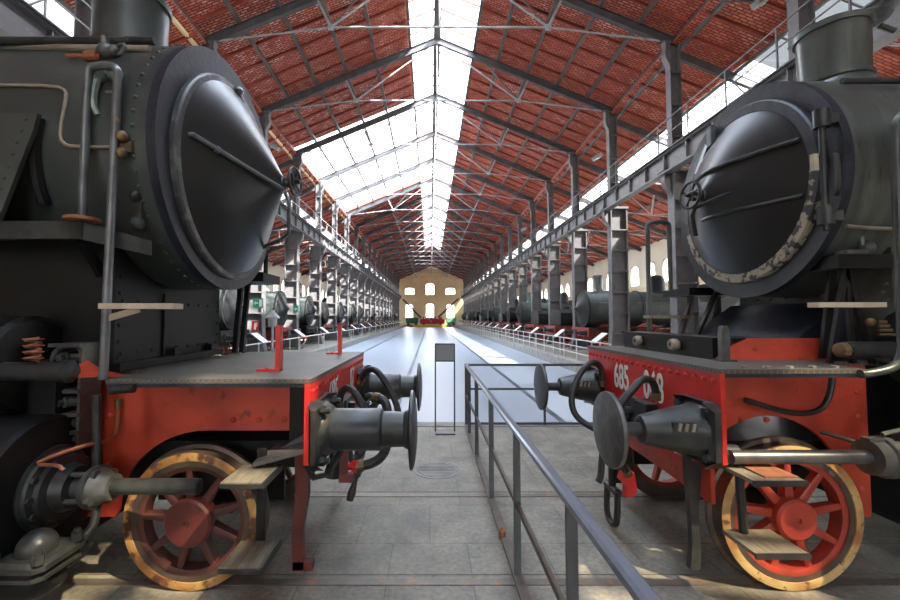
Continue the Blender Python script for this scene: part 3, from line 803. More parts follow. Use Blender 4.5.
        MB().tube([q[0] + V((-3, 0, 0)), *q], .012, 8, smooth=1).build('lubricator_pipe', M['tanpipe'], t)
        b = MB(); p = on_drum(126, 148, R + 0.008, zc, CY); b.box(p, (.10, .05, .07)); b.ball(p + V((0, -.04, .06)), .04); b.ball(p + V((0, -.04, -.05)), .035); b.build('pipe_valve', M['brass'], t)
        b = MB(); p = on_drum(98, 56, R + 0.025, zc, CY); b.rod(p + V((-.22, 0, 0)), p + V((.02, 0, 0)), .014, 8); b.rod(p + V((-.08, 0, 0)), p + V((.0, 0, 0)), .035, 10); b.build('regulator_cock', M['copper'], t)
        b = MB(); p = on_drum(106, 52, R + 0.025, zc, CY); b.ball(p, .06); b.ball(p + V((.06, 0, .0)), .045); b.rod(p, p + V((.0, -.02, .1)), .03, 8); b.tube([p + V((.05, 0, .02)), p + V((.14, -.02, .05)), p + V((.17, -.04, -.0)), p + V((.12, -.04, -.05))], .013, 8, smooth=1); b.build('cock_body', M['casting'], t)
        b = MB(); p = on_drum(100, 74, R + 0.035, zc, CY); b.tube([p, p + V((0, -.04, -.10)), p + V((0, -.05, -.24)), p + V((.02, -.03, -.3))], [.028, .03, .028, .02], 8, smooth=1)
        b.ball(p, .05); b.ball(p + V((.10, 0, .0)), .05); b.box(p + V((.09, .02, -.13)), (.09, .06, .02)); b.build('drain_spout', M['greenpipe'], t)
    else:
        p = at(842, 81, 3.05)
        b = MB(); b.rod((p.x, p.y, p.z), (X(7), p.y, p.z), .022, 12)
        for s in (2.35, 4.2): b.rod((X(s), p.y, p.z), (X(s) - d * .08, p.y + .16, p.z - .13), .022, 8); b.ball((X(s), p.y, p.z), .035, 10, 6)
        b.build('boiler_handrail', M['darksteel'], t)
        q = [on_drum(x, y, .97, zc, CY) for x, y in ((846, 226), (870, 228), (900, 229))]
        MB().tube([*q, q[-1] + V((3, 0, 0))], .014, 8).build('lubricator_pipe', M['tanpipe'], t)
        b = MB(); p = on_drum(900, 140, 1.0, zc, CY); b.tube([p + V((.0, -.05, -.25)), p + V((-.05, -.05, -.1)), p + V((-.02, -.05, .02)), p + V((.1, -.05, .08))], .03, 8, smooth=2); b.build('pipe_valve', M['brass'], t)
    # smokebox saddle
    ss = 1.52
    b = MB(); zt_ = zc - R * .80
    yy = [CY - .74, CY + .74]
    b.prism([(X(ss), yy[0], zd + .0), (X(ss), yy[1], zd + .0), (X(ss), yy[1], zt_ + .15), (X(ss), yy[0], zt_ + .15)], (d * 1.6, 0, 0))
    for k in range(9):
        for zz in (zd + .13, zd + .52): b.dome((X(ss), yy[0] + .07 + k * .168, zz), f, .018, .6)
    for sy in (-1, 1):
        for k in range(6): b.dome((X(ss), CY + sy * .70, zd + .1 + k * .12), f, .018, .6)
    b.bar((X(ss) - d * .02, yy[0], zd + .035), (X(ss) - d * .02, yy[1], zd + .035), .06, .06)
    b.bar((X(ss) - d * .012, CY - .2, zd + .06), (X(ss) - d * .012, CY - .2, zd + .6), .02, .02)
    for k in (-.1, .5): b.box((X(ss) - d * .05, CY + k, zd + .1), (.06, .1, .06))
    b.build('smokebox_saddle', M['dusty'] if right else M['black'], t)
    if right:                                             # sloping sheet in front of the saddle
        b = MB(); b.prism([(X(1.0), CY - .50, zd + .16), (X(1.42), CY - .50, zd + .46), (X(1.42), CY - .50, zd + .02), (X(1.0), CY - .50, zd + .02)], (0, 1.25, 0))
        b.build('sloping_cover', M['blueblack'], t)
        for yq in (CY - .60, CY + .62):
            MB().bar((X(1.12 if yq < CY else .9), yq, zd + .02), (X(1.22), yq, zd + .70), .05, .03).build('smokebox_stay', M['darkiron'], t)
    # front platform
    dl = 1.32 if not right else .95
    b = MB(); b.span((X(-.01), Yn, zd - .03), (X(dl), Yf, zd)); b.span((X(dl), CY - .62, zd - .03), (X(ss + .05), CY + .62, zd))
    dk = b.build('front_platform', M['deck'], t)
    for ya_ in (Yn + .005, Yf - .035):
        MB().span((X(.02), ya_, zd - .055), (X(dl), ya_ + .03, zd - .03)).build('platform_edge', M['blueblack'], t)
    # buffer beam with rivets and number
    b = MB()
    if not right: poly = [(Yn, zb), (Yn, zd - .03), (Yf, zd - .03), (Yf, zb), (Yf - .35, zb - .08), (Yn + .35, zb - .08)]
    else: poly = [(Yn, zb), (Yn, zd - .03), (Yf, zd - .03), (Yf, zb + .05), (Yf - .45, zb - .12), (Yn + .45, zb - .12)]
    b.prism([(X(0), y, z) for y, z in poly], (d * .03, 0, 0))
    for k in range(22):
        b.dome((X(0), Yn + .06 + k * (Yf - Yn - .12) / 21, zd - .085), f, .021, .75)
    beam = b.build('buffer_beam', M['red'], t)
    if not right:
        b = MB(); b.bar((X(-.004), Yn, zd - .05), (X(-.004), Yf, zd - .05), .012, .03); b.build('beam_angle', M['red'], beam)
    rot = (PI / 2, 0, PI / 2 if not right else -PI / 2)
    if right:
        grp = (('685', 4.03), ('068', 3.46))
        zt2 = 1.305
    else:
        grp = (('685', 3.33), ('07', 4.12)); zt2 = 1.275
    for tx, yy_ in grp:
        text(beam, tx, .335, (X(-.002), yy_ + (.008 if right else -.008), zt2 - .008), rot, M['black'], .001, .62, .009, 'number_shadow')
        text(beam, tx, .335, (X(-.004), yy_, zt2), rot, M['white'], .002, .62, .006)
    # frame plates with the arch over the leading wheel
    wx = X(.89) if not right else X(.69)
    wx = at(190, 523, 2.915).x if not right else at(793, 514, 2.915).x
    Rw = .475 if not right else .50
    for yq, th in ((3.10, .03), (CY + .60, .03)):
        zlo, ztop = .42, zd - .03
        e = abs(wx - Xb)
        poly = [(.12, zd - .32), (.12, ztop), (1.40, ztop), (1.40, zlo), (e + .66, zlo), (e + .60, zlo + .02)]
        if right:
            arc = [(e + .60 * math.cos(g), .48 + .68 * math.sin(g)) for g in [PI * i / 18 for i in range(1, 18)]]
            poly += [(s, z) for s, z in arc if s > .12] + [(.125, .80)]
        else:
            poly = [(.24, 1.05), (.24, ztop), (2.9, ztop), (2.9, zlo), (e + .66, zlo)]
            poly += [(e + .64 * math.cos(g), .46 + .59 * math.sin(g)) for g in [PI / 2 * i / 12 for i in range(0, 13)]]
        b = MB(); 
        outer = [(X(s), yq, z) for s, z in poly]
        b.prism(outer, (0, th, 0))
        for k in range(5): b.dome((X(e + .72) if not right else X(1.33), yq, .62 + k * .18), (0, -1, 0), .026, .6)
        for k in range(4): b.dome((X(e - .58 + .19 * k), yq, 1.13), (0, -1, 0), .024, .6)
        for k in range(3 if not right else 0): b.dome((X(e + .90), yq, .72 + k * .2), (0, -1, 0), .026, .6)
        b.build('frame_plate', M['redframe'], t)
    b = MB(); b.span((X(.15), CY - .55, .75), (X(2.8), CY + .55, .95)); b.span((X(1.75), CY - .6, .3), (X(6.5), CY + .6, 1.5)); b.span((X(3.2), CY - 1.1, 1.4), (X(6.5), CY + 1.1, 2.4))
    b.build('inner_frame', M['black'], t)
    MB().span((X(.05), 2.95 if not right else 3.2, .98), (X(.22), 4.5, zd - .06)).build('beam_stiffener', M['darkiron'], t)
    b = MB(); b.rod((wx, RAILY[0] - .05, Rw), (wx, RAILY[1] + .05, Rw), .07, 14); b.build('axle', M['darksteel'], t)
    for yq in (3.34, CY + .40): MB().span((wx - .50, yq, .44), (wx + .50, yq + .03, .88)).build('bogie_frame', M['darkiron'], t)
    b = MB()                                              # leaf spring and axle guard behind the wheel
    for k in range(4): b.span((wx - .36 + .05 * k, 3.30, .80 + .025 * k), (wx + .36 - .05 * k, 3.38, .825 + .025 * k))
    b.span((wx - .12, 3.28, .36), (wx + .12, 3.40, .8)); b.build('leaf_spring', M['darkiron'], t)
    mw, mt, mh = (M['redspoke'], M['tyre'], M['reddark']) if not right else (M['redwheel'], M['tyrepale'], M['redwheel'])
    wheel(t, wx, 2.915, Rw, .165 if not right else .14, mw, mt, mh, 9, .28 if not right else .18)
    wheel(t, wx, CY + (CY - 2.915), Rw, .14, mw, M['tread'], mh, 8, .5, 1)
    wheel(t, wx + d * 2.1, 2.915, Rw, .165, mw, mt, mh, 8, .5)
    wheel(t, wx + d * 2.1, CY + (CY - 2.915), Rw, .14, mw, M['tread'], mh, 8, .5, 1)
    MB().rod((wx + d * 2.1, RAILY[0] - .05, Rw), (wx + d * 2.1, RAILY[1] + .05, Rw), .07, 14).build('axle', M['darksteel'], t)
    # buffers
    for yb in (2.86, 4.61):
        zbf = 1.125
        if not right:
            b = MB(); b.bevbox((X(-.035), yb, zbf), (.07, .44, .44), .05)
            for i in (-1, 1):
                for j in (-1, 1): b.lathe((X(-.07), yb + i * .16, zbf + j * .16), f, [(0, .034), (.03, .034), (.032, .02), (.06, .02), (.06, .001)], 6)
            bu = b.build('buffer', M['darksteel'], t)
            b = MB(); b.lathe((X(0), yb, zbf), f, [(.06, .185), (.10, .165), (.12, .140), (.44, .140), (.45, .134), (.46, .120), (.60, .116), (.62, .13), (.64, .13)], 40)
            b.build('buffer_sleeve', M['darksteel'], bu)
            b = MB(); b.lathe((X(0), yb, zbf), f, [(.63, .13), (.645, .258), (.65, .264), (.665, .262), (.68, .21), (.69, .12), (.694, .001)], 48)
            b.build('buffer_head', M['darksteel'], bu)
        else:
            b = MB(); b.bevbox((X(-.03), yb, zbf), (.06, .42, .42), .05)
            for i in (-1, 1):
                for j in (-1, 1): b.lathe((X(-.06), yb + i * .15, zbf + j * .15), f, [(0, .03), (.025, .03), (.025, .001)], 6)
            bu = b.build('buffer', M['darksteel'], t)
            b = MB(); b.lathe((X(0), yb, zbf), f, [(.05, .18), (.09, .17), (.30, .125), (.40, .10), (.425, .092), (.43, .08), (.43, .055)], 40, cap=False)
            bs_ = b.build('buffer_sleeve', M['darksteel'], bu)
            b = MB(); b.bar((X(-.13), yb - .148, zbf + .055), (X(-.27), yb - .120, zbf + .045), .03, .06); sl_ = b.build('slot_shade', M['rubber'], bu)  # raised dark bar stands in for the slot's shaded hollow
            for k in (.15, .19, .23): MB().bar((X(-k), yb - .162 + .2 * (k - .15), zbf + .075), (X(-k - .012), yb - .162 + .2 * (k - .15), zbf + .025), .012, .02).build('spring_coil', M['tanpipe'], bu)
            b = MB(); b.lathe((X(0), yb, zbf), f, [(.2, .05), (.62, .045)], 20); b.build('buffer_rod', M['darksteel'], bu)
            b = MB(); b.lathe((X(0), yb, zbf), f, [(.585, .06), (.61, .19), (.62, .25), (.63, .256), (.65, .253), (.665, .19), (.672, .1), (.675, .001)], 48)
            b.build('buffer_head', M['casting'] if yb < 3 else M['darksteel'], bu)
    # draw hook and screw coupling
    b = MB(); b.box((X(-.03), CY, 1.05), (.06, .34, .26)); b.tube([(X(0), CY, 1.05), (X(-.16), CY, 1.05), (X(-.26), CY, 1.07), (X(-.30), CY, 1.14), (X(-.25), CY, 1.20), (X(-.20), CY, 1.18)], [.045, .045, .04, .038, .034, .024], 10, smooth=1)
    b.rod((X(-.16), CY - .1, 1.03), (X(-.16), CY + .1, 1.03), .035, 10)
    hk = b.build('draw_hook', M['darksteel'], t)
    b = MB(); sk = .0 if not right else .10
    for q in (-.085, .085): b.bar((X(-.16), CY + q, 1.03), (X(-.13 - sk), CY + q * .9, .62), .03, .06)
    b.rod((X(-.14 - sk), CY - .15, .62), (X(-.14 - sk), CY + .15, .62), .038, 10); b.rod((X(-.14 - sk), CY, .62), (X(-.14 - sk), CY, .35 if right else .5), .032, 10)
    if right: b.rod((X(-.14 - sk), CY - .11, .37), (X(-.14 - sk), CY + .11, .37), .036, 10)
    if right: b.tube([(X(-.14 - sk), CY - .10, .38), (X(-.15 - sk), CY - .11, .15), (X(-.15 - sk), CY - .06, .07), (X(-.15 - sk), CY + .06, .07), (X(-.15 - sk), CY + .11, .15), (X(-.14 - sk), CY + .10, .38)], .027, 10, smooth=2)
    b.build('screw_coupling', M['rubber'], hk)
    return t, X, f, dict(zc=zc, R=R, zd=zd, zb=zb, Yn=Yn, Yf=Yf, wx=wx, sr=sr)

L_, XL, fL, gL = engine(-1, -.78, 'black steam engine on the left with smooth grey-black boiler and fat cylindrical buffers', False)
R_, XR, fR, gR = engine(1, 1.87, 'black steam engine on the right numbered 685 068 with tapered buffers and a lidded chimney', True)
# ------------------------------------------------ details of the left engine
t = L_
def hose(parent, pts, r, m=None, name='brake_hose', fit=True, n=10):
    b = MB(); b.tube(pts, r, n, smooth=2); h = b.build(name, m or M['rubber'], parent)
    if fit:
        for a, a2 in ((V(pts[0]), V(pts[1])), (V(pts[-1]), V(pts[-2]))):
            q = MB(); q.rod(a, a + (a2 - a).normalized() * .06, r * 1.22, 10); q.build('hose_clamp', M['brass'], h)
    return h
# U-shaped grab rail with the small plank step
legA, legB = at(80, 221, 2.66), at(101, 392, 2.66)
tA, tB = at(88, 66, 2.66), at(120, 66, 2.66)
xa, xb2 = tA.x, tB.x - .01
zt = tA.z
b = MB(); b.tube([(xa, 2.66, legA.z), (xa, 2.66, zt - .05), (xa + .015, 2.66, zt - .015), (xa + .05, 2.66, zt), (xb2 - .05, 2.66, zt), (xb2 - .015, 2.66, zt - .015), (xb2, 2.66, zt - .05), (xb2 - .02, 2.66, 2.3), (xb2 - .03, 2.66, gL['zd'])], .026, 12, smooth=1)
gr = b.build('grab_rail', M['railpipe'], t)
b = MB(); b.rod((xa, 2.66, legA.z), (xa, 2.66, legA.z + .02), .10, 16)
b.build('rail_foot', M['rust'], gr)
p0, p1 = at(98, 306, 2.62), at(173, 305, 2.62)
b = MB(); b.span((p0.x, 2.62, p0.z - .018), (p1.x, 2.73, p0.z + .018)); st = b.build('plank_step', M['woodpale'], t)
b = MB(); b.bar((p0.x + .03, 2.66, p0.z - .08), (p0.x + .22, 2.68, p0.z - .02), .02, .04); b.build('step_bracket', M['woodpale'], st)
# running board
zr = legA.z
b = MB(); b.prism([(XL(1.52), 2.68, zr - .02), (XL(6.5), 2.68, zr - .02), (XL(6.5), 3.3, zr - .02), (XL(1.53), 3.3, zr - .02)], (0, 0, .02))
rb = b.build('running_board', M['boiler'], t)
b = MB(); b.span((XL(1.50), 2.66, zr - .115), (XL(6.5), 2.68, zr)); b.build('valance', M['darksteel'], rb)
b = MB(); b.prism([(XL(1.52), 2.66, zr), (XL(1.20), 2.90, zr - .09), (XL(1.20), 2.90, zr - .19), (XL(1.52), 2.66, zr - .115)], (-.02, .02, 0)); b.prism([(XL(1.52), 2.66, zr - .004), (XL(1.20), 2.90, zr - .094), (XL(1.52), 3.0, zr - .004)], (0, 0, .008)); b.build('board_end', M['darksteel'], rb)
b = MB(); b.bar((XL(1.55), 2.72, zr - .10), (XL(1.75), 3.3, zr - .5), .03, .08); b.build('board_bracket', M['black'], rb)
# sloping wing plate behind the board
q = [at(0, 113, 2.62), at(37, 113, 2.62), at(33, 130, 2.62), at(-2, 222, 2.62)]
pl = [V((q[0].x - 1.2, 2.62, q[0].z)), q[1], q[2], V((q[3].x, 2.62, zr)), V((q[0].x - 1.2, 2.62, zr))]
b = MB(); b.prism(pl, (0, .03, 0))
for k in range(9):
    p = q[1] + (V((q[3].x, 2.62, zr)) - q[1]) * (k + .5) / 9 - V((.06, 0, 0)); b.dome(p, (0, -1, 0), .014, .6)
b.build('wing_plate', M['boiler'], t)
b = MB(); b.tube([on_drum(38, 118, gL['R'] + 0.020, gL['zc'], CY), on_drum(33, 150, gL['R'] + 0.020, gL['zc'], CY), on_drum(38, 185, gL['R'] + 0.020, gL['zc'], CY), on_drum(45, 205, gL['R'] + 0.020, gL['zc'], CY)], .04, 8, smooth=1); b.build('steam_pipe', M['black'], t)
# little bracket with knobs on the smokebox under the ring
b = MB(); p = on_drum(140, 212, gL['R'] + 0.010, gL['zc'], CY); b.box(p, (.06, .06, .26)); b.ball(p + V((0, -.05, .10)), .04); b.ball(p + V((.02, -.05, -.09)), .045); b.bar(p + V((-.08, 0, .14)), p + V((.05, 0, .14)), .05, .03); b.build('smokebox_bracket', M['darksteel'], t)
# far-side small platform under the smokebox
z_ = at(258, 279, 4.7).z; xa_, xb_ = at(236, 279, 4.7).x, at(272, 279, 4.7).x
b = MB(); b.span((xa_, 4.45, z_ - .05), (xb_, 4.95, z_ + .05)); b.build('side_platform', M['black'], t)
for px in (234, 241):
    q = at(px, 350, 4.7); MB().bar((q.x + .06, 4.72, z_), (q.x, 4.72, gL['zd']), .05, .05).build('platform_stay', M['darkiron'], t)
q = at(266, 250, 4.72); MB().tube([(q.x, 4.72, z_), (q.x, 4.72, z_ + .75)], .026, 8).build('grab_rail', M['darkiron'], t)
# lamp irons
for (px, py, Y, px2) in ((279, 376, 3.07, 258), (340, 356, 4.5, 327)):
    p = at(px, py, Y); zd = gL['zd']; w = abs(at(px2, py, Y).x - p.x)
    b = MB(); b.span((p.x - .02, Y - .03, zd), (p.x + .015, Y + .03, zd + .34)); b.span((p.x - w, Y - .035, zd), (p.x + .015, Y + .035, zd + .018)); b.dome((p.x - w * .6, Y, zd + .018), (0, 0, 1), .018)
    b.build('lamp_iron', M['red'], t)
p = at(108, 372, 2.95)                                  # red bent plate at the rear of the deck
b = MB(); b.prism([(p.x - .1, 2.68, gL['zd'] + .004), (p.x + .25, 2.76, gL['zd'] + .004), (p.x + .05, 2.82, gL['zd'] + .03), (p.x - .1, 2.86, gL['zd'] + .10)], (0, .01, .012)); b.build('deck_corner_plate', M['redframe'], t)
# hinge bar along the deck rear edge and black casting end seen beside the cylinder
b = MB(); p = at(115, 385, 2.63); b.tube([(p.x - .05, 2.66, gL['zd'] - .07), (p.x + .10, 2.66, gL['zd'] - .06)], .026, 10); b.build('deck_hinge', M['darksteel'], t)
# guard iron
b = MB(); x_ = XL(.15); y_ = 3.0
b.prism([(x_ - .05, y_, .95), (x_ + .05, y_, .95), (x_ + .055, y_, .62), (x_ + .015, y_, .35), (x_ + .03, y_, .10), (x_ - .05, y_, .10), (x_ - .06, y_, .35), (x_ - .035, y_, .62)], (0, .06, 0)); b.span((x_ - .05, y_, .09), (x_ + .09, y_ + .06, .15))
b.build('guard_iron', M['reddark'], t)
b = MB(); y_ = CY + .70; b.prism([(x_ - .05, y_, .95), (x_ + .05, y_, .95), (x_ + .05, y_, .5), (x_ + .03, y_, .15), (x_ - .04, y_, .15), (x_ - .05, y_, .5)], (0, .06, 0)); b.build('guard_iron', M['reddark'], t)
b = MB(); b.tube([(XL(.04), 2.75, .93), (XL(-.0), 2.80, .82), (XL(-.06), 2.9, .80), (XL(-.17), 3.1, .98)], .022, 8); b.build('beam_stay', M['darksteel'], t)
b = MB(); b.prism([(XL(.02), 2.68, 1.02), (XL(.36), 2.68, .93), (XL(.36), 3.08, .93), (XL(.02), 3.08, 1.02)], (0, 0, .03)); b.prism([(XL(.36), 2.9, .93), (XL(.02), 2.9, 1.12), (XL(.02), 2.9, 1.02)], (0, .02, 0)); b.build('beam_gusset', M['irondark'], t)
# steps
fr = MB()
for px, y0, y1 in ((250, 469, 490),):
    fr.bar((XL(.34), 2.78, 1.02), (XL(.34), 2.78, .42), .06, .02, (0, 1, 0))
stp = fr.build('footstep', M['darkiron'], t)
for z_ in (.905, .415):
    MB().span((XL(.205), 2.47, z_ - .012), (XL(.46), 2.76, z_ + .012)).build('tread', M['wood'], stp)
    q = MB(); q.span((XL(.195), 2.46, z_ - .02), (XL(.21), 2.77, z_ + .016)); q.bar((XL(.46), 2.468, z_ - .008), (XL(.2), 2.468, z_ - .008), .014, .024); q.build('tread_edge', M['darksteel'], stp)
# tail rod, gland and the cylinder
zr_, yr = .80, 2.70
cx = XL(1.67)
b = MB(); b.lathe((cx, yr, zr_), (-1, 0, 0), [(-.02, .001), (-.02, .36), (0, .44), (.05, .46), (1.9, .46)], 56)
b.span((cx - 1.9, 2.75, .62), (cx - .04, 3.12, 1.6))
b.build('cylinder', M['black'], t)
b = MB(); b.lathe((cx, yr, zr_), (1, 0, 0), [(0, .26), (.03, .26), (.04, .24), (.06, .235), (.07, .20), (.10, .195), (.11, .15), (.18, .13), (.18, .06)], 44, cap=False)
for k in range(12):
    g = 2 * PI * k / 12; b.lathe((cx + .05, yr + .215 * math.cos(g), zr_ + .215 * math.sin(g)), (1, 0, 0), [(0, .022), (.03, .022), (.03, .001)], 6)
cc = b.build('cylinder_cover', M['darksteel'], t)
b = MB(); b.lathe((cx + .17, yr, zr_), (1, 0, 0), [(0, .075), (.10, .075), (.10, .13), (.135, .135), (.14, .12), (.20, .085), (.24, .08), (.24, .06)], 36)
for k in range(4):
    g = 2 * PI * k / 4 + .5; b.rod((cx + .1, yr + .11 * math.cos(g), zr_ + .11 * math.sin(g)), (cx + .34, yr + .11 * math.cos(g), zr_ + .11 * math.sin(g)), .017, 8); b.lathe((cx + .31, yr + .11 * math.cos(g), zr_ + .11 * math.sin(g)), (1, 0, 0), [(0, .03), (.03, .03), (.03, .001)], 6)
b.build('gland', M['casting'], t)
xe = at(200, 487, yr).x
b = MB(); b.lathe((cx + .2, yr, zr_ + .002), (1, 0, 0), [(0, .05), (xe - cx - .21, .05), (xe - cx - .2, .042)], 24)
b.build('tail_rod', M['darksteel'], t)
# copper pipe on the cover
q = [at(38, 463, 2.55), at(60, 453, 2.58), at(90, 444, 2.64), at(110, 441, 2.9), at(117, 434, 3.05), at(118, 402, 3.06)]
b = MB(); b.tube(q, .013, 8, smooth=2); b.tube([at(40, 465, 2.53), at(58, 465, 2.5), at(64, 470, 2.5)], .012, 8, smooth=1); b.build('oil_pipe', M['copper'], t)
MB().rod(at(118.5, 399, 3.06), at(118.5, 407, 3.06), .025, 8).build('pipe_union', M['brass'], t)
# valve chest above with its rod and spring
p = at(28, 369, 2.72); zv = p.z; vx = at(30, 369, 2.72).x - .05
b = MB(); b.lathe((vx, 2.80, zv + .02), (-1, 0, 0), [(-.01, .001), (-.01, .30), (.02, .33), (1.8, .33)], 48)
b.span((vx - 1.6, 2.78, 1.15), (vx - .05, 3.2, zv)); b.build('valve_chest', M['black'], t)
x1 = at(72, 369, 2.6).x
b = MB(); b.lathe((vx, 2.60, zv), (1, 0, 0), [(-.05, .06), (x1 - vx - .06, .06), (x1 - vx - .06, .072), (x1 - vx - .01, .072), (x1 - vx, .055), (x1 - vx + .03, .03)], 24); b.build('valve_rod', M['darksteel'], t)
b = MB(); xs, zs = at(33, 350, 2.58).x, zv + .06
pts = [V((xs + .035 * math.cos(g), 2.58 + .035 * math.sin(g), zs + .006 * g)) for g in [PI / 5 * i for i in range(41)]]
b.tube(pts, .009, 6)
for k in range(4): b.span((xs - .05, 2.56, zs + .02 + k * .04), (xs + .055, 2.60, zs + .028 + k * .04))
b.build('valve_spring', M['rust'], t)
# ribbed grey bracket between cylinder and frame
b = MB(); x0, x1_ = at(66, 380, 2.95).x, at(96, 380, 2.95).x
zt_, zb_ = at(80, 344, 2.95).z, at(80, 442, 2.95).z
b.span((x0 + .06, 2.96, zb_), (x1_, 3.0, zt_)); b.span((x1_ - .02, 2.82, zb_), (x1_, 3.0, zt_))
for z_ in [zt_ - (zt_ - zb_) * k for k in (.0, .23, .45, .68, .85)]: b.span((x0, 2.80, z_ - .012), (x1_, 3.0, z_ + .012))
b.tube([(x0 + .02, 2.82, zt_ - .2), (x0 + .02, 2.82, zt_ - .06), (x0 + .08, 2.82, zt_ - .005), (x1_, 2.82, zt_)], .018, 8, smooth=1)
for k in (.12, .56, .77, .92):
    z_ = zt_ - (zt_ - zb_) * k; b.lathe((x0 + .10, 2.84, z_), (0, -1, 0), [(-.1, .04), (.03, .04), (.03, .025), (.07, .025), (.07, .001)], 6); b.rod((x0 + .02, 2.85, z_), (x0 + .2, 2.85, z_), .03, 8)
b.build('slide_bar_bracket', M['casting'], t)
# drain pipe, drain valve with ball cover
q = [at(97, 395, 2.72), at(96, 500, 2.72), at(96, 520, 2.70), at(88, 533, 2.66), at(70, 547, 2.62), at(55, 556, 2.6)]
MB().tube(q, .026, 10, smooth=1).build('drain_pipe', M['darksteel'], t)
q = [at(90, 543, 2.75), at(86, 552, 2.75), at(66, 566, 2.72), at(50, 574, 2.7)]
MB().tube(q, .02, 10, smooth=1).build('drain_pipe', M['darksteel'], t)
p = at(38, 536, 2.45); 
b = MB(); b.bevbox((p.x - .02, 2.47, p.z - .12), (.34, .34, .05), .04); b.bevbox((p.x - .02, 2.47, p.z - .18), (.32, .32, .06), .04)
for i in (-1, 1):
    for j in (-1, 1): b.lathe((p.x - .02 + i * .125, 2.47 + j * .125, p.z - .1), (0, 0, 1), [(0, .03), (.05, .03), (.05, .02), (.07, .02), (.07, .001)], 6)
b.ball((p.x - .02, 2.47, p.z - .07), .098, 20, 12)
b.build('drain_valve', M['darksteel'], t)
b = MB(); b.tube([(p.x + .06, 2.50, p.z - .22), (p.x + .0, 2.48, p.z - .27), (p.x - .14, 2.45, p.z - .3), (p.x - .4, 2.5, p.z - .33)], .09, 14, smooth=1); b.build('drain_valve_body', M['black'], t)
# hoses on the beam
bm_ = V((XL(0), 0, 0))
h = hose(t, [at(340, 408, 3.45), at(340, 394, 3.42), at(346, 387, 3.4), at(354, 390, 3.35), at(363, 407, 3.3), at(372, 424, 3.3)], .029)
hose(t, [at(360, 384, 4.35), at(364, 372, 4.3), at(373, 368, 4.25), at(382, 376, 4.2), at(393, 395, 4.15), at(399, 412, 4.1), at(399, 430, 4.05)], .032)
h = hose(t, [at(374, 398, 3.6), at(385, 400, 3.55), at(388, 412, 3.5), at(388, 440, 3.45), at(384, 455, 3.45), at(372, 464, 3.45), at(357, 466, 3.45)], .040)
b = MB(); p = at(355, 466, 3.45); b.box(p, (.05, .06, .10)); b.rod(p + V((-.05, 0, 0)), p + V((.07, 0, 0)), .035, 8); b.build('hose_cock', M['red'], h)
b = MB(); a0, a1 = at(357, 474, 3.45), at(350, 499, 3.42); b.rod(a0, a0 + (a1 - a0) * .4, .02, 8); b.lathe(a0 + (a1 - a0) * .35, a1 - a0, [(0, .02), (.08, .035), (.14, .028), (.14, .001)], 10); b.ball(a0, .035); b.build('cock_lever', M['rubber'], h)
hose(t, [at(352, 402, 3.5), at(349, 430, 3.5), at(348, 450, 3.48), at(352, 462, 3.46), at(362, 452, 3.5), at(368, 440, 3.55)], .03, fit=False)
b = MB(); a0 = at(344, 440, 3.30); b.span((a0.x - .03, 3.28, .62), (a0.x + .03, 3.33, 1.0)); b.span((a0.x - .03, 3.27, .60), (a0.x + .08, 3.34, .66)); b.build('foot_iron', M['reddark'], t)
b = MB(); a0 = at(334, 478, 3.4); b.tube([at(338, 445, 3.4), at(335, 460, 3.4), at(332, 476, 3.4)], [.05, .055, .07], 10); b.build('hose_coupling', M['rubber'], t)

# ------------------------------------------------ details of the right engine
t = R_
zd = gR['zd']
# upstand box across the platform, with two pegs, and the red side plate
b = MB(); b.span((XR(.36), 3.25, zd), (XR(.58), 4.72, zd + .16)); b.span((XR(.34), 3.22, zd + .16), (XR(.60), 4.74, zd + .175)); up_ = b.build('upstand_box', M['black'], t)
for px, py in ((638, 344), (674, 346)):
    yq = 2.205 * F / (px - VX)
    q = MB(); q.lathe((XR(.36), yq, zd + .09), (-1, 0, 0), [(0, .05), (.04, .055), (.07, .045), (.07, .02), (.05, .02)], 16); q.build('upstand_peg', M['tanpipe'], up_)
b = MB(); b.prism([(XR(.36), 3.22, zd), (XR(1.22), 3.22, zd), (XR(1.22), 3.22, zd + .17), (XR(.62), 3.22, zd + .17), (XR(.50), 3.22, zd + .12)], (0, .025, 0))
for k in range(6): b.dome((XR(.62 + .1 * k), 3.22, zd + .13 - .09 * (k % 2)), (0, -1, 0), .012)
b.build('side_plate', M['redframe'], t)
for k in range(5): MB().lathe((XR(.2 + .15 * k), 2.72, zd), (0, 0, 1), [(0, .022), (.016, .022), (.016, .001)], 6).build('deck_bolt', M['tanpipe'], t)
p = at(725, 363, 3.15)
b = MB(); b.prism([(p.x - .03, 3.13, zd), (p.x + .03, 3.13, zd), (p.x + .03, 3.13, zd + .22), (p.x + .016, 3.13, zd + .27), (p.x - .016, 3.13, zd + .27), (p.x - .03, 3.13, zd + .22)], (0, .05, 0)); b.span((p.x - .06, 3.10, zd), (p.x + .06, 3.2, zd + .015)); b.build('lamp_iron', M['casting'], t)
# tall curved hand rail at the right
x_ = at(893, 250, 2.62).x
q = [(XR(.86), 2.62, zd - .025), (x_ - .20, 2.62, zd - .025), (x_ - .06, 2.62, zd + .01), (x_, 2.62, zd + .09), (x_ + .005, 2.62, zd + .22), (x_ + .015, 2.62, 2.6), (x_ + .02, 2.62, 3.06), (x_ + .03, 2.62, 3.18), (x_ + .14, 2.62, 3.26), (x_ + .5, 2.62, 3.26)]
b = MB(); b.tube([V(p_) + V((.03, 0, 0)) if i_ > 1 else V(p_) for i_, p_ in enumerate(q)], .027, 14, smooth=2); b.build('grab_rail', M['boiler'], t)
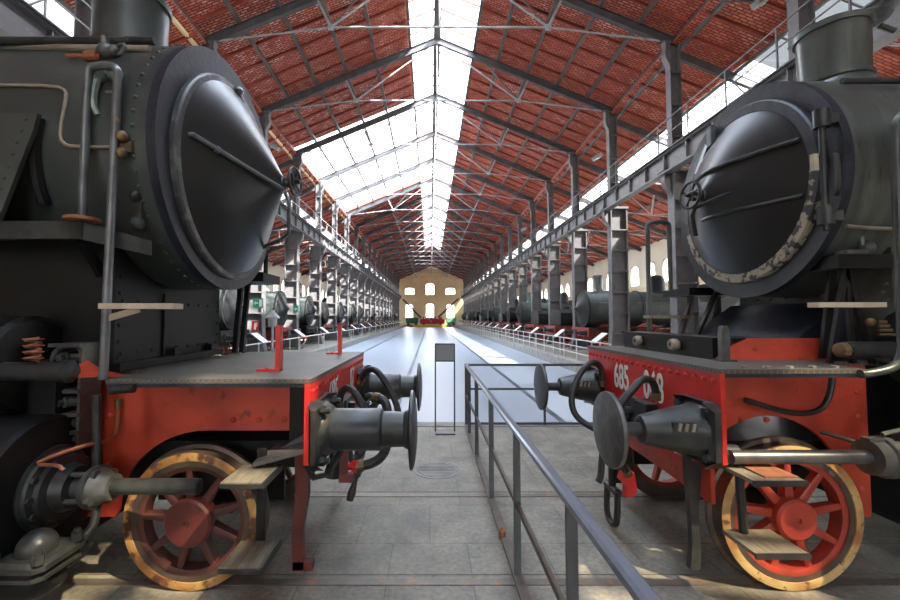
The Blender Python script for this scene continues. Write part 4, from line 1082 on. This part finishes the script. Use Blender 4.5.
# left (far-side) hooped hand rail and its little steps
yq = 4.75
q0, q1 = at(568, 335, yq), at(631, 335, yq)
ztp = at(600, 227, yq).z
b = MB(); xa_, xb_ = at(650, 300, 4.75).x, at(669, 300, 4.75).x
xa_ = at(649, 300, 4.75).x; xb_ = at(671, 300, 4.75).x; ztp = at(655, 222, 4.75).z
b.tube([(xa_, 4.75, zd), (xa_, 4.75, ztp - .06), (xa_ + .02, 4.75, ztp), (xb_ - .02, 4.75, ztp), (xb_, 4.75, ztp - .06), (xb_, 4.75, 2.2)], .026, 10, smooth=2); b.build('grab_rail', M['irondark'], t)
p = at(656, 317, 4.75); b = MB(); b.span((p.x - .12, 4.6, p.z - .015), (p.x + .35, 4.8, p.z + .02)); b.build('plank_step', M['wood'], t)
p = at(692, 294, 4.7); b = MB(); b.span((p.x - .22, 4.4, p.z - .03), (p.x + .55, 4.9, p.z + .05)); b.build('side_platform', M['black'], t)
for q in (.0, .3): MB().bar((p.x + q, 4.7, p.z), (p.x + q - .22, 4.65, zd), .05, .04).build('platform_stay', M['irondark'], t)
# near plank step, running board end and stays
p0, p1 = at(810, 305, 2.72), at(887, 305, 2.66)
b = MB(); b.span((p0.x, 2.66, p0.z - .016), (p1.x, 2.74, p0.z + .016)); b.build('plank_step', M['woodpale'], t)
p = at(832, 262, 3.0)
b = MB(); b.span((p.x, 2.95, p.z - .05), (XR(6.5), 3.35, p.z + .05)); rb = b.build('running_board', M['black'], t)
b = MB(); b.span((p.x + .04, 2.93, p.z + .05), (p.x + .2, 3.02, p.z + .08)); b.ball((p.x + .24, 2.98, p.z + .1), .05); b.rod((p.x + .2, 2.98, p.z + .12), (p.x + .2, 2.98, p.z + .22), .02, 8); b.box((p.x + .2, 2.98, p.z + .2), (.10, .03, .03)); b.build('oil_lubricator', M['casting'], rb)
for dx, dz in ((-.15, -.45), (.02, -.5), (.16, -.5)):
    MB().bar((p.x + .10, 3.0, p.z - .05), (p.x + .10 + dx, 3.0, zd - .0), .03, .03).build('board_stay', M['darkiron'], t)
b = MB(); pv = at(838, 350, 2.9); b.lathe((pv.x, 2.9, pv.z), (1, 0, 0), [(0, .03), (.005, .05), (.05, .055), (.06, .045)], 10); b.build('valve_rod_cap', M['brass'], t)
b = MB(); b.lathe((pv.x + .05, 2.9, pv.z), (1, 0, 0), [(0, .06), (.34, .06), (.34, .03), (.8, .03)], 20); b.build('valve_rod', M['darksteel'], t)
b = MB(); b.lathe((XR(1.5), 2.85, pv.z + .02), (1, 0, 0), [(-.02, .001), (-.02, .24), (0, .28), (2.0, .28)], 40); b.build('valve_chest', M['black'], t)
b = MB(); pb = at(866, 330, 3.0)
for k in range(4): b.rod((pb.x + .0, 2.92, pb.z - .03 + .03 * k), (pb.x + .12 - .02 * k, 2.92, pb.z - .03 + .03 * k), .012, 8)
b.ball((pb.x - .05, 2.92, pb.z + .06), .03); b.build('oil_cups', M['brass'], t)
# tail rod with its guide
p0, p1 = at(730, 457, 2.68), at(872, 457, 2.68)
b = MB(); b.lathe((p0.x, 2.68, p0.z), (1, 0, 0), [(0, .03), (.0, .044), (p1.x - p0.x, .044)], 24); b.build('tail_rod', M['steel'], t)
b = MB(); b.lathe((p1.x - .03, 2.68, p0.z), (1, 0, 0), [(0, .055), (.0, .11), (.07, .115), (.08, .13), (.12, .13), (.13, .10), (.35, .09), (.36, .2), (.42, .2)], 28); b.build('gland', M['casting'], t)
b = MB(); b.span((p1.x - .05, 2.64, p0.z + .11), (p1.x + .10, 2.70, p0.z + .125)); b.rod((p1.x + .05, 2.66, p0.z + .15), (p1.x + .22, 2.66, p0.z + .19), .014, 8); b.build('oil_cup', M['casting'], t)
b = MB(); b.lathe((XR(1.63), 2.70, p0.z), (1, 0, 0), [(-.02, .001), (-.02, .36), (0, .42), (.05, .44), (1.9, .44)], 48); b.span((XR(1.7), 2.8, .6), (XR(3.5), 3.2, 1.6)); b.build('cylinder', M['black'], t)
MB().tube([at(820, 432, 2.95), at(850, 440, 2.85), at(880, 452, 2.8), at(905, 470, 2.75)], .014, 8, smooth=1).build('oil_pipe', M['rubber'], t)
q = [at(745, 400, 3.0), at(770, 408, 2.98), at(800, 415, 2.98), at(822, 410, 2.98), at(830, 395, 2.98), at(832, 378, 2.98)]
MB().tube(q, .02, 8, smooth=2).build('drain_pipe', M['rubber'], t)
# bracket between beam and tail rod
b = MB(); q = at(722, 455, 2.72); b.span((XR(.03), 2.68, .95), (XR(.20), 2.95, 1.0)); b.rod((XR(.03), 2.75, 1.0), (XR(.14), 2.72, 1.0), .06, 14); b.build('rod_bracket', M['casting'], t)
# guard irons
x_ = XR(.12)
b = MB(); a = at(690, 485, 2.98); e = at(692, 568, 2.98)
b.prism([(a.x - .02, 2.98, .98), (a.x + .10, 2.98, .98), (a.x + .085, 2.98, .78), (a.x + .055, 2.98, .5), (e.x + .07, 2.98, .25), (e.x + .06, 2.98, .11), (e.x - .01, 2.98, .11), (e.x + .01, 2.98, .3), (a.x, 2.98, .5), (a.x - .02, 2.98, .75)], (0, .05, 0)); b.build('guard_iron', M['darksteel'], t)
b = MB(); b.prism([(x_ - .05, 4.40, .95), (x_ + .05, 4.40, .95), (x_ + .05, 4.40, .5), (x_ + .03, 4.40, .15), (x_ - .04, 4.40, .15), (x_ - .05, 4.40, .5)], (0, .05, 0)); b.build('guard_iron', M['darksteel'], t)
# footsteps
zu, zl = at(760, 474, 2.6).z, at(765, 543, 2.6).z
x0, x1 = at(736, 470, 2.6).x, at(786, 470, 2.6).x
b = MB(); b.bar((x0 + .03, 2.76, 1.0), (x0 + .03, 2.76, zu), .045, .02, (0, 1, 0)); b.tube([(x0 + .09, 2.70, zu), (x0 + .11, 2.70, zl)], .026, 8); stp = b.build('footstep', M['darksteel'], t)
for z_ in (zu, zl):
    MB().span((x0, 2.47, z_ - .012), (x1, 2.74, z_ + .012)).build('tread', M['wood'], stp)
for z_ in (zu, zl): MB().span((x0, 2.46, z_ - .022), (x1 + .01, 2.47, z_ + .012)).build('tread_edge', M['darksteel'], stp)
q = MB(); q.span((x0 + .1, 2.5, zu + .012), (x0 + .3, 2.7, zu + .022)); q.build('tread_patch', M['rust'], stp)
# hoses
hose(t, [at(603, 386, 4.4), at(602, 370, 4.37), at(597, 362, 4.33), at(589, 363, 4.3), at(580, 373, 4.25), at(573, 388, 4.2), at(571, 404, 4.15), at(576, 417, 4.1), at(590, 427, 4.0), at(612, 436, 3.9)], .031)
h = hose(t, [at(656, 400, 3.34), at(655, 386, 3.33), at(650, 379, 3.31), at(642, 379, 3.28), at(634, 388, 3.26), at(626, 397, 3.24), at(617, 412, 3.22), at(610, 430, 3.22), at(612, 450, 3.3), at(622, 464, 3.4), at(628, 474, 3.48)], .030)
b = MB(); p = at(629, 484, 3.5); b.prism([p + V((-.05, 0, .09)), p + V((.05, 0, .09)), p + V((.07, 0, -.06)), p + V((.03, 0, -.11)), p + V((-.03, 0, -.11)), p + V((-.02, 0, -.02)), p + V((-.07, 0, .03))], (0, .07, 0)); b.build('hose_cock', M['red'], h)
b = MB(); p = at(634, 400, 3.6); b.box((XR(-.05), 3.50, 1.06), (.10, .20, .24)); b.lathe((XR(0), 3.86, 1.03), (-1, 0, 0), [(0, .15), (.05, .15), (.07, .13), (.10, .06), (.10, .001)], 28); b.build('hose_valve_box', M['rubber'], t)
hose(t, [at(606, 430, 3.62), at(602, 455, 3.62), at(601, 476, 3.6), at(598, 482, 3.6)], .028, fit=False)
MB().prism([(XR(.08), 2.9, .60), (XR(.08), 4.25, .64), (XR(.08), 4.25, .92), (XR(.08), 2.9, .92)], (.03, 0, 0)).build('front_stretcher', M['redframe'], t)
# ================================================================== ENGINES ON SHOW IN THE AISLES
def small_wheel(b, x, y, R, s):
    o = (x, y, R + .05); ax = (0, s, 0)
    b.lathe(o, ax, [(-.06, R - .1), (-.06, R + .03), (-.04, R), (.06, R), (.06, R - .1)], 24, cap=False)
    b.lathe(o, ax, [(-.05, .13), (.08, .13), (.08, .001)], 14)
    for k in range(8):
        g = 2 * PI * k / 8; b.bar(V(o), V(o) + V((math.cos(g), 0, math.sin(g))) * (R - .08), .05, .06, (0, 1, 0))
def show_engine(kind, simple=False):
    """display engine; front (buffers) at x = 0 looking towards +x, body towards -x, local origin at rail level"""
    t = thing('show_locomotive', '', 'locomotive', (0, 0, 0))
    def put(b, name, m, parent=t): return b.build(name, M[m], parent)
    zc, R = (2.38, .97) if kind != 1 else (2.2, .78)
    b = MB(); b.lathe((-.8, 0, zc), (-1, 0, 0), [(0, R), (1.4, R), (1.4, R - .05), (6.4, R - .03)], 32)
    for s in (1.38, 2.8, 4.4): b.lathe((-.8 - s, 0, zc), (-1, 0, 0), [(0, R - .04), (0, R + .02), (.06, R + .02), (.06, R - .04)], 32, cap=False)
    put(b, 'boiler', ('boiler', 'black', 'boiler')[kind])
    b = MB(); b.lathe((-.8, 0, zc), (1, 0, 0), [(-.02, R + .03), (.04, R + .03), (.05, R - .10), (.07, R - .11), (.08, R - .16)] + ([(.40, .10), (.46, .05), (.46, .001)] if kind != 1 else [(.16, R * .5), (.2, .1), (.26, .05), (.26, .001)]), 32)
    put(b, 'smokebox_door', 'black')
    b = MB(); b.lathe((-1.65, 0, zc + R - .1), (0, 0, 1), [(0, .36), (.12, .24), (.2, .20), (.85, .23), (.85, .28), (.95, .27), (.95, .15)], 24); put(b, 'chimney', 'boiler_green' if kind == 0 else 'black')  # red-beam kind: paler chimney colour stands in for sunlight on it
    b = MB(); b.lathe((-3.0, 0, zc + R - .1), (0, 0, 1), [(0, .30), (.3, .28), (.42, .22), (.46, .1), (.46, .001)], 20); put(b, 'sand_dome', 'black')
    b = MB(); b.lathe((-4.8, 0, zc + R - .15), (0, 0, 1), [(0, .52), (.15, .42), (.75, .42), (.95, .32), (1.02, .12), (1.02, .001)], 24); put(b, 'steam_dome', 'black' if kind != 1 else 'boiler')
    b = MB(); b.span((-9.4, -1.3, 1.5), (-7.4, 1.3, 3.4)); b.prism([(-9.6, -1.4, 3.4), (-9.6, -.8, 3.7), (-9.6, .8, 3.7), (-9.6, 1.4, 3.4)], (2.4, 0, 0)); put(b, 'cab', 'black')
    b = MB(); b.span((-9.2, -1.25, 1.36), (-1.1, -.55, 1.42)); b.span((-9.2, .55, 1.36), (-1.1, 1.25, 1.42)); b.span((-1.2, -1.25, 1.30), (-.62, 1.25, 1.36)); put(b, 'running_board', 'black')
    b = MB(); b.span((-9, -.6, .75), (-.6, -.52, 1.3)); b.span((-9, .52, .75), (-.6, .6, 1.3)); b.span((-3.0, -.5, .8), (-1.5, .5, 1.6)); put(b, 'frame_plate', 'redold' if kind != 2 else 'black')
    b = MB(); b.span((-.66, -1.25, .92), (-.60, 1.25, 1.38)); put(b, 'buffer_beam', 'redold' if kind != 2 else 'black')
    for y in (-.87, .87):
        b = MB(); b.lathe((-.6, y, 1.1), (1, 0, 0), [(0, .17), (.05, .17), (.06, .12), (.36, .11), (.36, .06), (.52, .06), (.53, .22), (.57, .23), (.59, .15), (.6, .001)], 20); put(b, 'buffer', 'darksteel')
    for s in (-1, 1):
        for x, Rr in ((-1.75, .42), (-3.9, .78), (-5.7, .78), (-7.5, .78)):
            b = MB(); small_wheel(b, x, .78 * s, Rr, s); put(b, 'wheel', 'redwheel' if kind != 2 else 'reddark')
        b = MB(); b.bar((-7.5, s * .92, .85), (-3.9, s * .92, .85), .05, .10); b.bar((-3.9, s * .96, .85), (-2.8, s * .96, .82), .05, .08); put(b, 'coupling_rod', 'steel')
        b = MB(); b.lathe((-2.0, s * 1.08, .85), (-1, 0, 0), [(-.1, .1), (0, .1), (0, .27), (.8, .27), (.8, .1)], 20); b.box((-2.4, s * 1.0, 1.2), (.7, .3, .3)); put(b, 'cylinder', 'black')
        b = MB(); b.rod((-7.2, s * (R + .06), zc + .3), (-1.0, s * (R + .06), zc + .3), .02, 6); put(b, 'boiler_handrail', 'steel')
    if kind == 1:                                          # side tanks
        for s in (-1, 1):
            b = MB(); b.bevbox((-5.3, s * 1.05, 2.05), (3.8, .5, 1.25), .05); put(b, 'side_tank', 'black')
    return t
def flatten(root, name='show_locomotive'):
    """one mesh with the same shapes and materials for engines too far away to show parts"""
    vs, fs, mi, ms = [], [], [], []
    for ch in root.children:
        n = len(vs); m = ch.data.materials[0]
        if m not in ms: ms.append(m)
        vs += [tuple(v.co) for v in ch.data.vertices]
        for p in ch.data.polygons: fs.append([i + n for i in p.vertices]); mi.append(ms.index(m))
    me = bpy.data.meshes.new(name); me.from_pydata(vs, [], fs)
    for m in ms: me.materials.append(m)
    me.polygons.foreach_set('material_index', mi); me.polygons.foreach_set('use_smooth', [True] * len(fs)); me.set_sharp_from_angle(angle=.6)
    o = bpy.data.objects.new(name, me); C.objects.link(o)
    return o
def show_tender():
    t = thing('show_locomotive', '', 'locomotive', (0, 0, 0))
    def put(b, name, m): return b.build(name, M[m], t)
    b = MB(); b.prism([(-1.0, -1.2, 1.4), (-1.0, 1.2, 1.4), (-1.0, 1.2, 2.2), (-1.0, .9, 2.45), (-1.0, -.9, 2.45), (-1.0, -1.2, 2.2)], (-5.6, 0, 0)); put(b, 'tank', 'black')
    b = MB(); b.lathe((-1.8, 0, 2.44), (0, 0, 1), [(0, .3), (.2, .3), (.24, .2), (.24, .001)], 16); put(b, 'filler_cap', 'black')
    b = MB(); b.span((-6.8, -1.2, .8), (-.62, 1.2, 1.36)); put(b, 'frame_plate', 'redold')
    b = MB(); b.span((-.66, -1.25, .92), (-.60, 1.25, 1.38)); put(b, 'buffer_beam', 'redold')
    for y in (-.87, .87):
        b = MB(); b.lathe((-.6, y, 1.1), (1, 0, 0), [(0, .17), (.05, .17), (.06, .12), (.36, .11), (.36, .06), (.52, .06), (.53, .22), (.57, .23), (.59, .15), (.6, .001)], 20); put(b, 'buffer', 'darksteel')
    for s in (-1, 1):
        for x in (-1.75, -3.7, -5.6):
            b = MB(); small_wheel(b, x, .78 * s, .48, s); put(b, 'wheel', 'redwheel')
    return t
protos = [show_engine(k) for k in range(3)] + [show_tender()]
flats = [flatten(p) for p in protos]
used = set()
KD = ('red beam, grey boiler', 'side tanks', 'black buffer beam', 'low black tank body')
KR = [0, 3, 3, 0, 1, 3, 0, 1, 0, 3, 1, 0, 0, 1, 3, 0, 1]
KL = [2, 0, 2, 1, 2, 0, 2, 1, 2, 3, 0, 2, 1, 2, 0, 2, 1, 2]
bays_r = [COLY[2] + BAY * (k + .5) for k in range(17)]
bays_l = [COLY[1] + BAY * (k + .5) for k in range(18)]
for s, side, bays in ((1, 'right', bays_r), (-1, 'left', bays_l)):
    for k, y in enumerate(bays):
        kind = (KR if s > 0 else KL)[k]
        src = protos[kind] if k < 7 else flats[kind]
        key = (kind, k < 7)
        if key in used: o = copy_tree(src)
        else: o = src; used.add(key)
        jit = ((k * 37) % 10 - 5) * .06
        o.location = ((7.22 + abs(jit)) if s > 0 else (-7.2 - abs(jit)), y, 0)
        o.rotation_euler = (0, 0, PI if s > 0 else 0)
        o['category'] = 'locomotive'; o['group'] = 'engines on show in the %s aisle' % side
        if k == 0: o['label'] = 'show engine with %s, nearest beyond the %s engine in the %s aisle' % (KD[kind], side, side)
        elif k == len(bays) - 1: o['label'] = 'small dark steam engine at the far end of the %s aisle by the end wall' % side
        else: o['label'] = '%s show engine from the camera in the %s aisle, with %s' % (ORD[k], side, KD[kind])
for i in range(4):
    for f_, src in ((True, protos[i]), (False, flats[i])):
        if (i, f_) not in used:
            for ch in list(src.children): bpy.data.objects.remove(ch)
            bpy.data.objects.remove(src)

# railings and information desks along the kerbs ----------------------
def railing(x, y0, y1, s):
    t = thing('guard_railing', '', 'railing', (x, y0, 0))
    n = 3
    for i in range(n + (0)):
        y = y0 + (y1 - y0) * i / n
        MB().span((x - .02, y - .02, .03), (x + .02, y + .02, .95)).build('post', M['guard'], t)
    for z in (.35, .65, .95): MB().span((x - .018, y0, z - .018), (x + .018, y1 - .03, z + .018)).build('rail', M['guard'], t)
    return t
def desk(x, y, s):
    t = thing('information_desk', '', 'information panel', (x, y, 0))
    MB().span((x - .02, y - .03, .0), (x + .02, y + .03, .92)).build('post', M['guard'], t)
    a, c = V((x - s * .30, y, .88)), V((x + s * .22, y, 1.28))
    b = MB(); b.bar(a, c, .62, .03, (0, 0, 1)); b.build('panel', M['greyp'], t)
    n = V((-(c - a).z, 0, (c - a).x)).normalized() * (1 if (c - a).x > 0 else -1)
    b = MB(); b.bar(a + (c - a) * .05 + n * .018, c - (c - a) * .05 + n * .018, .56, .006); b.build('sheet', M['paper'], t)
    return t
for s, side, x, bays, kx in ((1, 'right', PXR + .12, bays_r, PXR + .55), (-1, 'left', PXL - .12, bays_l, PXL - .30)):
    pr = pd = None
    for k, y in enumerate(([bays[0] - BAY] if s > 0 else []) + bays):
        y0 = y - BAY / 2
        if s > 0:
            o = copy_tree(pr) if pr else railing(x, y0, y0 + BAY, s); pr = pr or o
            o.location = (x, y0, 0)
            o['label'] = 'pale metal guard railing along the right kerb, %s length from the camera' % ORD[k]; o['category'] = 'railing'; o['group'] = 'guard railings of the right kerb'
        yd = y0 + BAY * .38
        o = copy_tree(pd) if pd else desk(kx, yd, s); pd = pd or o
        o.location = (kx, yd, 0)
        o['label'] = 'tilted white information sheet on a post at the %s kerb, %s from the camera' % (side, ORD[k]); o['group'] = 'information desks at the %s kerb' % side
    if s < 0:
        pr = None
        for k, y in enumerate(bays):
            y0 = y - BAY / 2
            if pr is None:
                pr = o = thing('guard_railing', '', 'railing', (x, y0, 0))
                MB().span((x - .018, y0 - .018, .03), (x + .018, y0 + .018, .9)).build('post', M['guard'], o)
                MB().span((x - .02, y0, .87), (x + .02, y0 + BAY - .03, .91)).build('rail', M['white'], o)
            else: o = copy_tree(pr)
            o.location = (x, y0, 0)
            o['label'] = 'thin white rail along the left kerb, %s length from the camera' % ORD[k]; o['category'] = 'railing'; o['group'] = 'guard rails of the left kerb'

# near hand railing ---------------------------------------------------
t = thing('hand_railing', 'steel hand railing with blue-grey posts running from the camera between the two engines', 'railing', (.64, 7.3, 0))
xr = .64
b = MB(); b.bevbox((xr, 4.0, 1.06), (.06, 6.7, .05), .012); b.build('top_rail', M['rail'], t)
MB().span((xr - .012, .7, .50), (xr + .012, 7.3, .54)).build('middle_rail', M['rustbar'], t)
MB().span((xr - .035, .7, .0), (xr + .035, 7.3, .025)).build('floor_bar', M['rustbar'], t)
for y in (7.3, 6.75, 5.7, 4.35, 3.08, 1.9, .9):
    b = MB(); b.span((xr - .025, y - .012, .02), (xr + .025, y + .012, 1.04)); b.build('post', M['post'], t)
b = MB()
q = [at(498, 513, 3.4), at(483, 500, 3.5)]
b.lathe((xr - .02, 3.6, .0), (0, 0, 1), [(0, .03), (.07, .028), (.09, .01)], 10); b.build('floor_bolt', M['rust'], t)
t = thing('hand_railing', 'dark steel railing crossing behind the right engine buffer at the edge of the pale floor', 'railing', (1, 7.3, 0))
MB().span((.68, 7.28, 1.04), (6.0, 7.32, 1.08)).build('top_rail', M['post'], t)
for z in (.62, .02): MB().span((.68, 7.285, z), (6.0, 7.315, z + .035)).build('middle_rail', M['post'], t)
for x in (2.02, 3.4, 4.8, 6.0): MB().span((x - .018, 7.285, .0), (x + .018, 7.315, 1.05)).build('post', M['post'], t)
# sign stand
a = at(445, 433, 6.85)
t = thing('sign_stand', 'dark thin-framed stand holding a grey panel at the edge of the pale floor', 'stand', (a.x, 6.85, 0))
zt = at(445, 344, 6.85).z; zm = at(445, 361, 6.85).z; w = .158
b = MB()
for q in (-w, w): b.span((a.x + q - .012, 6.84, .02), (a.x + q + .012, 6.86, zt))
for z in (zt, zm): b.span((a.x - w, 6.84, z - .012), (a.x + w, 6.86, z + .012))
b.build('stand_frame', M['irondark'], t)
MB().span((a.x - w, 6.70, .0), (a.x + w, 6.97, .025)).build('foot_plate', M['irondark'], t)
MB().span((a.x - w + .012, 6.845, zm + .012), (a.x + w - .012, 6.855, zt - .012)).build('panel', M['greyp'], t)
# manhole cover in the floor
a = at(437, 466, 5.2)
b = MB(); b.lathe((a.x, a.y, -.004), (0, 0, 1), [(0, .30), (.010, .30), (.010, .27), (.006, .265), (.006, .25), (.012, .245), (.012, .001)], 40)
for k in range(-4, 5):
    w = math.sqrt(.23 ** 2 - (.05 * k) ** 2); b.span((a.x - w, a.y + .05 * k - .012, .006), (a.x + w, a.y + .05 * k + .012, .012))
tag(b.build('manhole_cover', M['curb'], None), 'round iron manhole cover set in the stone floor', 'manhole cover')

# signs on the left columns -------------------------------------------
def wall_sign(name, x, y, z, w, h, m, label, cat, pic, group=None):
    t = thing(name, label, cat, (x, y, z), group)
    MB().span((x - w / 2, y - .006, z - h / 2), (x + w / 2, y + .006, z + h / 2)).build('plate', M[m], t)
    b = MB(); yy = y - .009
    def r(u0, v0, u1, v1): b.span((x + u0 * w, yy, z + v0 * h), (x + u1 * w, yy + .003, z + v1 * h))
    if pic == 'exit':
        r(.12, -.36, .40, .36)
        b.prism([(x - .40 * w, yy, z), (x - .2 * w, yy, z + .22 * h), (x - .2 * w, yy, z - .22 * h)], (0, .003, 0)); r(-.2, -.08, .02, .08)
    else:
        r(-.16, -.36, .12, .18); r(-.08, .18, .04, .32); r(.04, .22, .30, .30); r(.22, -.1, .30, .22)
    b.build('pictogram', M['paper'], t)
yA = COLY[1]; yB = COLY[2]
for i, (px, py, y, nm) in enumerate(((258, 303, COLY[1], 'first'), (297, 309, COLY[2], 'second'))):
    p = at(px, py, y - .26)
    wall_sign('exit_sign', p.x, y - .26, p.z, .36, .34, 'signgreen', 'green emergency exit sign on the %s visible left-hand column' % ('nearer' if i == 0 else 'farther'), 'sign', 'exit', 'exit signs')
p = at(255, 326, COLY[1] - .26)
wall_sign('extinguisher_sign', p.x, COLY[1] - .26, p.z, .24, .36, 'signred', 'red fire extinguisher sign below the green sign on a left column', 'sign', 'fire')
# lantern post beside the left aisle engine
p = at(272, 355, 15.4)
t = thing('lantern_post', 'pale lantern with conical hood on a thin post beside the left aisle columns', 'lamp', (p.x, 15.4, 0))
MB().rod((p.x, 15.4, 0), (p.x, 15.4, 1.55), .05, 10).build('post', M['ironpale'], t)
b = MB(); b.lathe((p.x, 15.4, 1.55), (0, 0, 1), [(0, .14), (.04, .16), (.32, .16), (.32, .26), (.36, .26), (.58, .07), (.64, .05), (.64, .001)], 18); b.build('lantern', M['ironpale'], t)

# floodlights on the upper columns --------------------------------------
for px, py, y, lab in ((597, 157, COLY[2], 'on the third column of the right row'), (761, 1, COLY[0] + 2.2, 'high above the right engine chimney'), (275, 147, COLY[2] - .2, 'beside the left engine smokebox, on the third column of the left row'), (524, 229, COLY[4], 'on the fifth column of the right row')):
    p = at(px, py, y)
    sx = 1 if px > 430 else -1
    t = thing('floodlight', 'small pale floodlight %s' % lab, 'lamp', tuple(p), 'floodlights on the columns')
    b = MB(); R_m = Matrix.Rotation(-sx * .5, 3, 'Y'); b.box(p, (.42, .30, .16), R_m); b.build('housing', M['greyp'], t)
    b = MB(); b.box(p + R_m @ V((0, 0, -.085)), (.38, .26, .02), R_m); b.build('lamp_glass', M['lampglass'], t)
    tx = hx(sx, 8.3)
    b = MB(); b.bar(p, (tx, p.y + .1, p.z + .05), .04, .04, (0, 1, 0)); b.build('arm', M['irondark'], t)

# far end: transfer table with engines -----------------------------------
ye = 104.0
t = thing('transfer_table', 'low dark transfer platform with yellow edge at the far end of the pale floor', 'platform', (0, ye, PIT))
MB().span((-5.0, ye - 1.8, PIT), (5.4, ye + 1.8, .085)).build('platform', M['irondark'], t)
MB().span((-4.4, ye - 1.86, PIT + .05), (4.0, ye - 1.8, .12)).build('yellow_edge', M['yellow'], t)
t = thing('railcar', 'bright red vehicle standing on the far transfer platform', 'vehicle', (.4, ye, .1))
b = MB(); b.bevbox((.6, ye, 1.0), (6.2, 2.4, 1.2), .15); b.build('body', M['red'], t)
b = MB(); b.span((-1.8, ye - 1.1, 1.6), (3.0, ye + 1.1, 2.1)); b.build('cab', M['red'], t)
b = MB(); [b.span((-1.5 + k * 1.0, ye - 1.13, 1.7), (-.8 + k * 1.0, ye - 1.1, 2.02)) for k in range(4)]; b.build('cab_windows', M['paper'], t)
b = MB(); b.lathe((.2, ye - 1.25, 1.0), (0, -1, 0), [(0, .28), (.1, .25), (.1, .001)], 16); b.build('headlamp', M['palegreen'], t)
for x in (-1.6, 2.6):
    b = MB(); [b.lathe((x, ye + q, .45), (0, 1, 0), [(-.06, .35), (.06, .35)], 20) for q in (-.75, .75)]; b.rod((x, ye - .75, .45), (x, ye + .75, .45), .06, 8); b.build('wheelset', M['irondark'], t)
for x0, x1, m, lab in ((-6.3, -3.1, 'green', 'dark green wagon left of the red vehicle at the far end'), (4.3, 6.9, 'palegreen', 'pale green wagon right of the red vehicle at the far end')):
    yw = 108.5
    t = thing('wagon', lab, 'wagon', ((x0 + x1) / 2, yw, 0))
    b = MB(); b.bevbox(((x0 + x1) / 2, yw, 1.35), (x1 - x0, 2.2, 1.3), .1); b.build('body', M[m], t)
    b = MB(); b.span((x0 + .1, yw - 1.0, .45), (x1 - .1, yw + 1.0, .7)); b.build('underframe', M['irondark'], t)
    for x in (x0 + .6, x1 - .6):
        b = MB(); [b.lathe((x, yw + q, PIT + .42), (0, 1, 0), [(-.06, .42), (.06, .42)], 20) for q in (-.75, .75)]; b.rod((x, yw - .75, PIT + .42), (x, yw + .75, PIT + .42), .06, 8); b.build('wheelset', M['irondark'], t)
    for x in (x0 + .7, x1 - .7): MB().lathe((x, yw - 1.1, 1.5), (0, -1, 0), [(0, .15), (.12, .15), (.12, .001)], 14).build('lamp', M['red'], t)
# two long sloping braces in front of the end wall
for (xa, za_, xb_, zb_, lab) in ((-7.3, 6.9, -2.4, 1.9, 'left'), (7.7, 7.1, 2.0, 1.9, 'right')):
    b = MB(); b.bar((xa, 110.4, za_), (xb_, 109.6, zb_), .25, .45); tag(b.build('sloping_brace', M['irondark'], None), 'long dark sloping beam across the far end wall, descending from the %s side' % lab, 'beam')

# ================================================================== LIGHT, SKY, CAMERA
w = bpy.data.worlds.new('overcast_sky'); bpy.context.scene.world = w; w.use_nodes = True
nt = w.node_tree; bg = nt.nodes['Background']
tc = nt.nodes.new('ShaderNodeTexCoord'); sp = nt.nodes.new('ShaderNodeSeparateXYZ'); nt.links.new(tc.outputs['Generated'], sp.inputs[0])
mr = nt.nodes.new('ShaderNodeMapRange'); mr.inputs[1].default_value = 0; mr.inputs[2].default_value = .9; nt.links.new(sp.outputs['Z'], mr.inputs[0])
mx = nt.nodes.new('ShaderNodeMixRGB'); mx.inputs[1].default_value = (1, .97, .92, 1); mx.inputs[2].default_value = (.80, .90, 1.0, 1); nt.links.new(mr.outputs[0], mx.inputs[0])
nt.links.new(mx.outputs[0], bg.inputs['Color']); bg.inputs['Strength'].default_value = SKY
sl = bpy.data.lights.new('sun', 'SUN'); sl.energy = SUN; sl.angle = math.radians(.6); sl.color = (1, .93, .82)
so = bpy.data.objects.new('sun', sl); C.objects.link(so)
so.rotation_euler = V(SUNDIR).to_track_quat('-Z', 'Y').to_euler()
def portal(c, sx, sy, nrm):
    l = bpy.data.lights.new('sky_portal', 'AREA'); l.shape = 'RECTANGLE'; l.size = sx; l.size_y = sy; l.cycles.is_portal = True
    o = bpy.data.objects.new('sky_portal', l); C.objects.link(o); o.location = c
    o.rotation_euler = V(nrm).to_track_quat('-Z', 'Y').to_euler()
for s in (-1, 1): pass
portal((X0, (-9 + SKE) / 2, 16.02), 3.2, SKE + 9, (0, 0, -1))
portal((hx(-1, 5.2), (GL0 + GL1) / 2, zn(5.2) + .05), 8.2, GL1 - GL0, (.39, 0, -.92))
for s in (-1, 1):
    portal((hx(s, 11.6), (YA + YB) / 2, za(11.6) + .04), 1.6, YB - YA, (-s * .39, 0, -.92))
cd = bpy.data.cameras.new('camera'); co = bpy.data.objects.new('camera', cd); C.objects.link(co)
cd.sensor_width = 36; cd.lens = F / 900 * 36; cd.shift_x = (450 - VX) / 900
co.location = (0, 0, EYE); co.rotation_euler = (PI / 2 + TILT, 0, 0)
cd.clip_end = 400; cd.clip_start = .05
S = bpy.context.scene; S.camera = co
S.view_settings.view_transform = 'Standard'; S.view_settings.look = 'None'; S.view_settings.gamma = 1
S.view_settings.exposure = EXPO
S.view_settings.use_curve_mapping = False
S.cycles.use_denoising = True
S.cycles.max_bounces = 10; S.cycles.diffuse_bounces = 5; S.cycles.transparent_max_bounces = 12
S.cycles.sample_clamp_indirect = 12
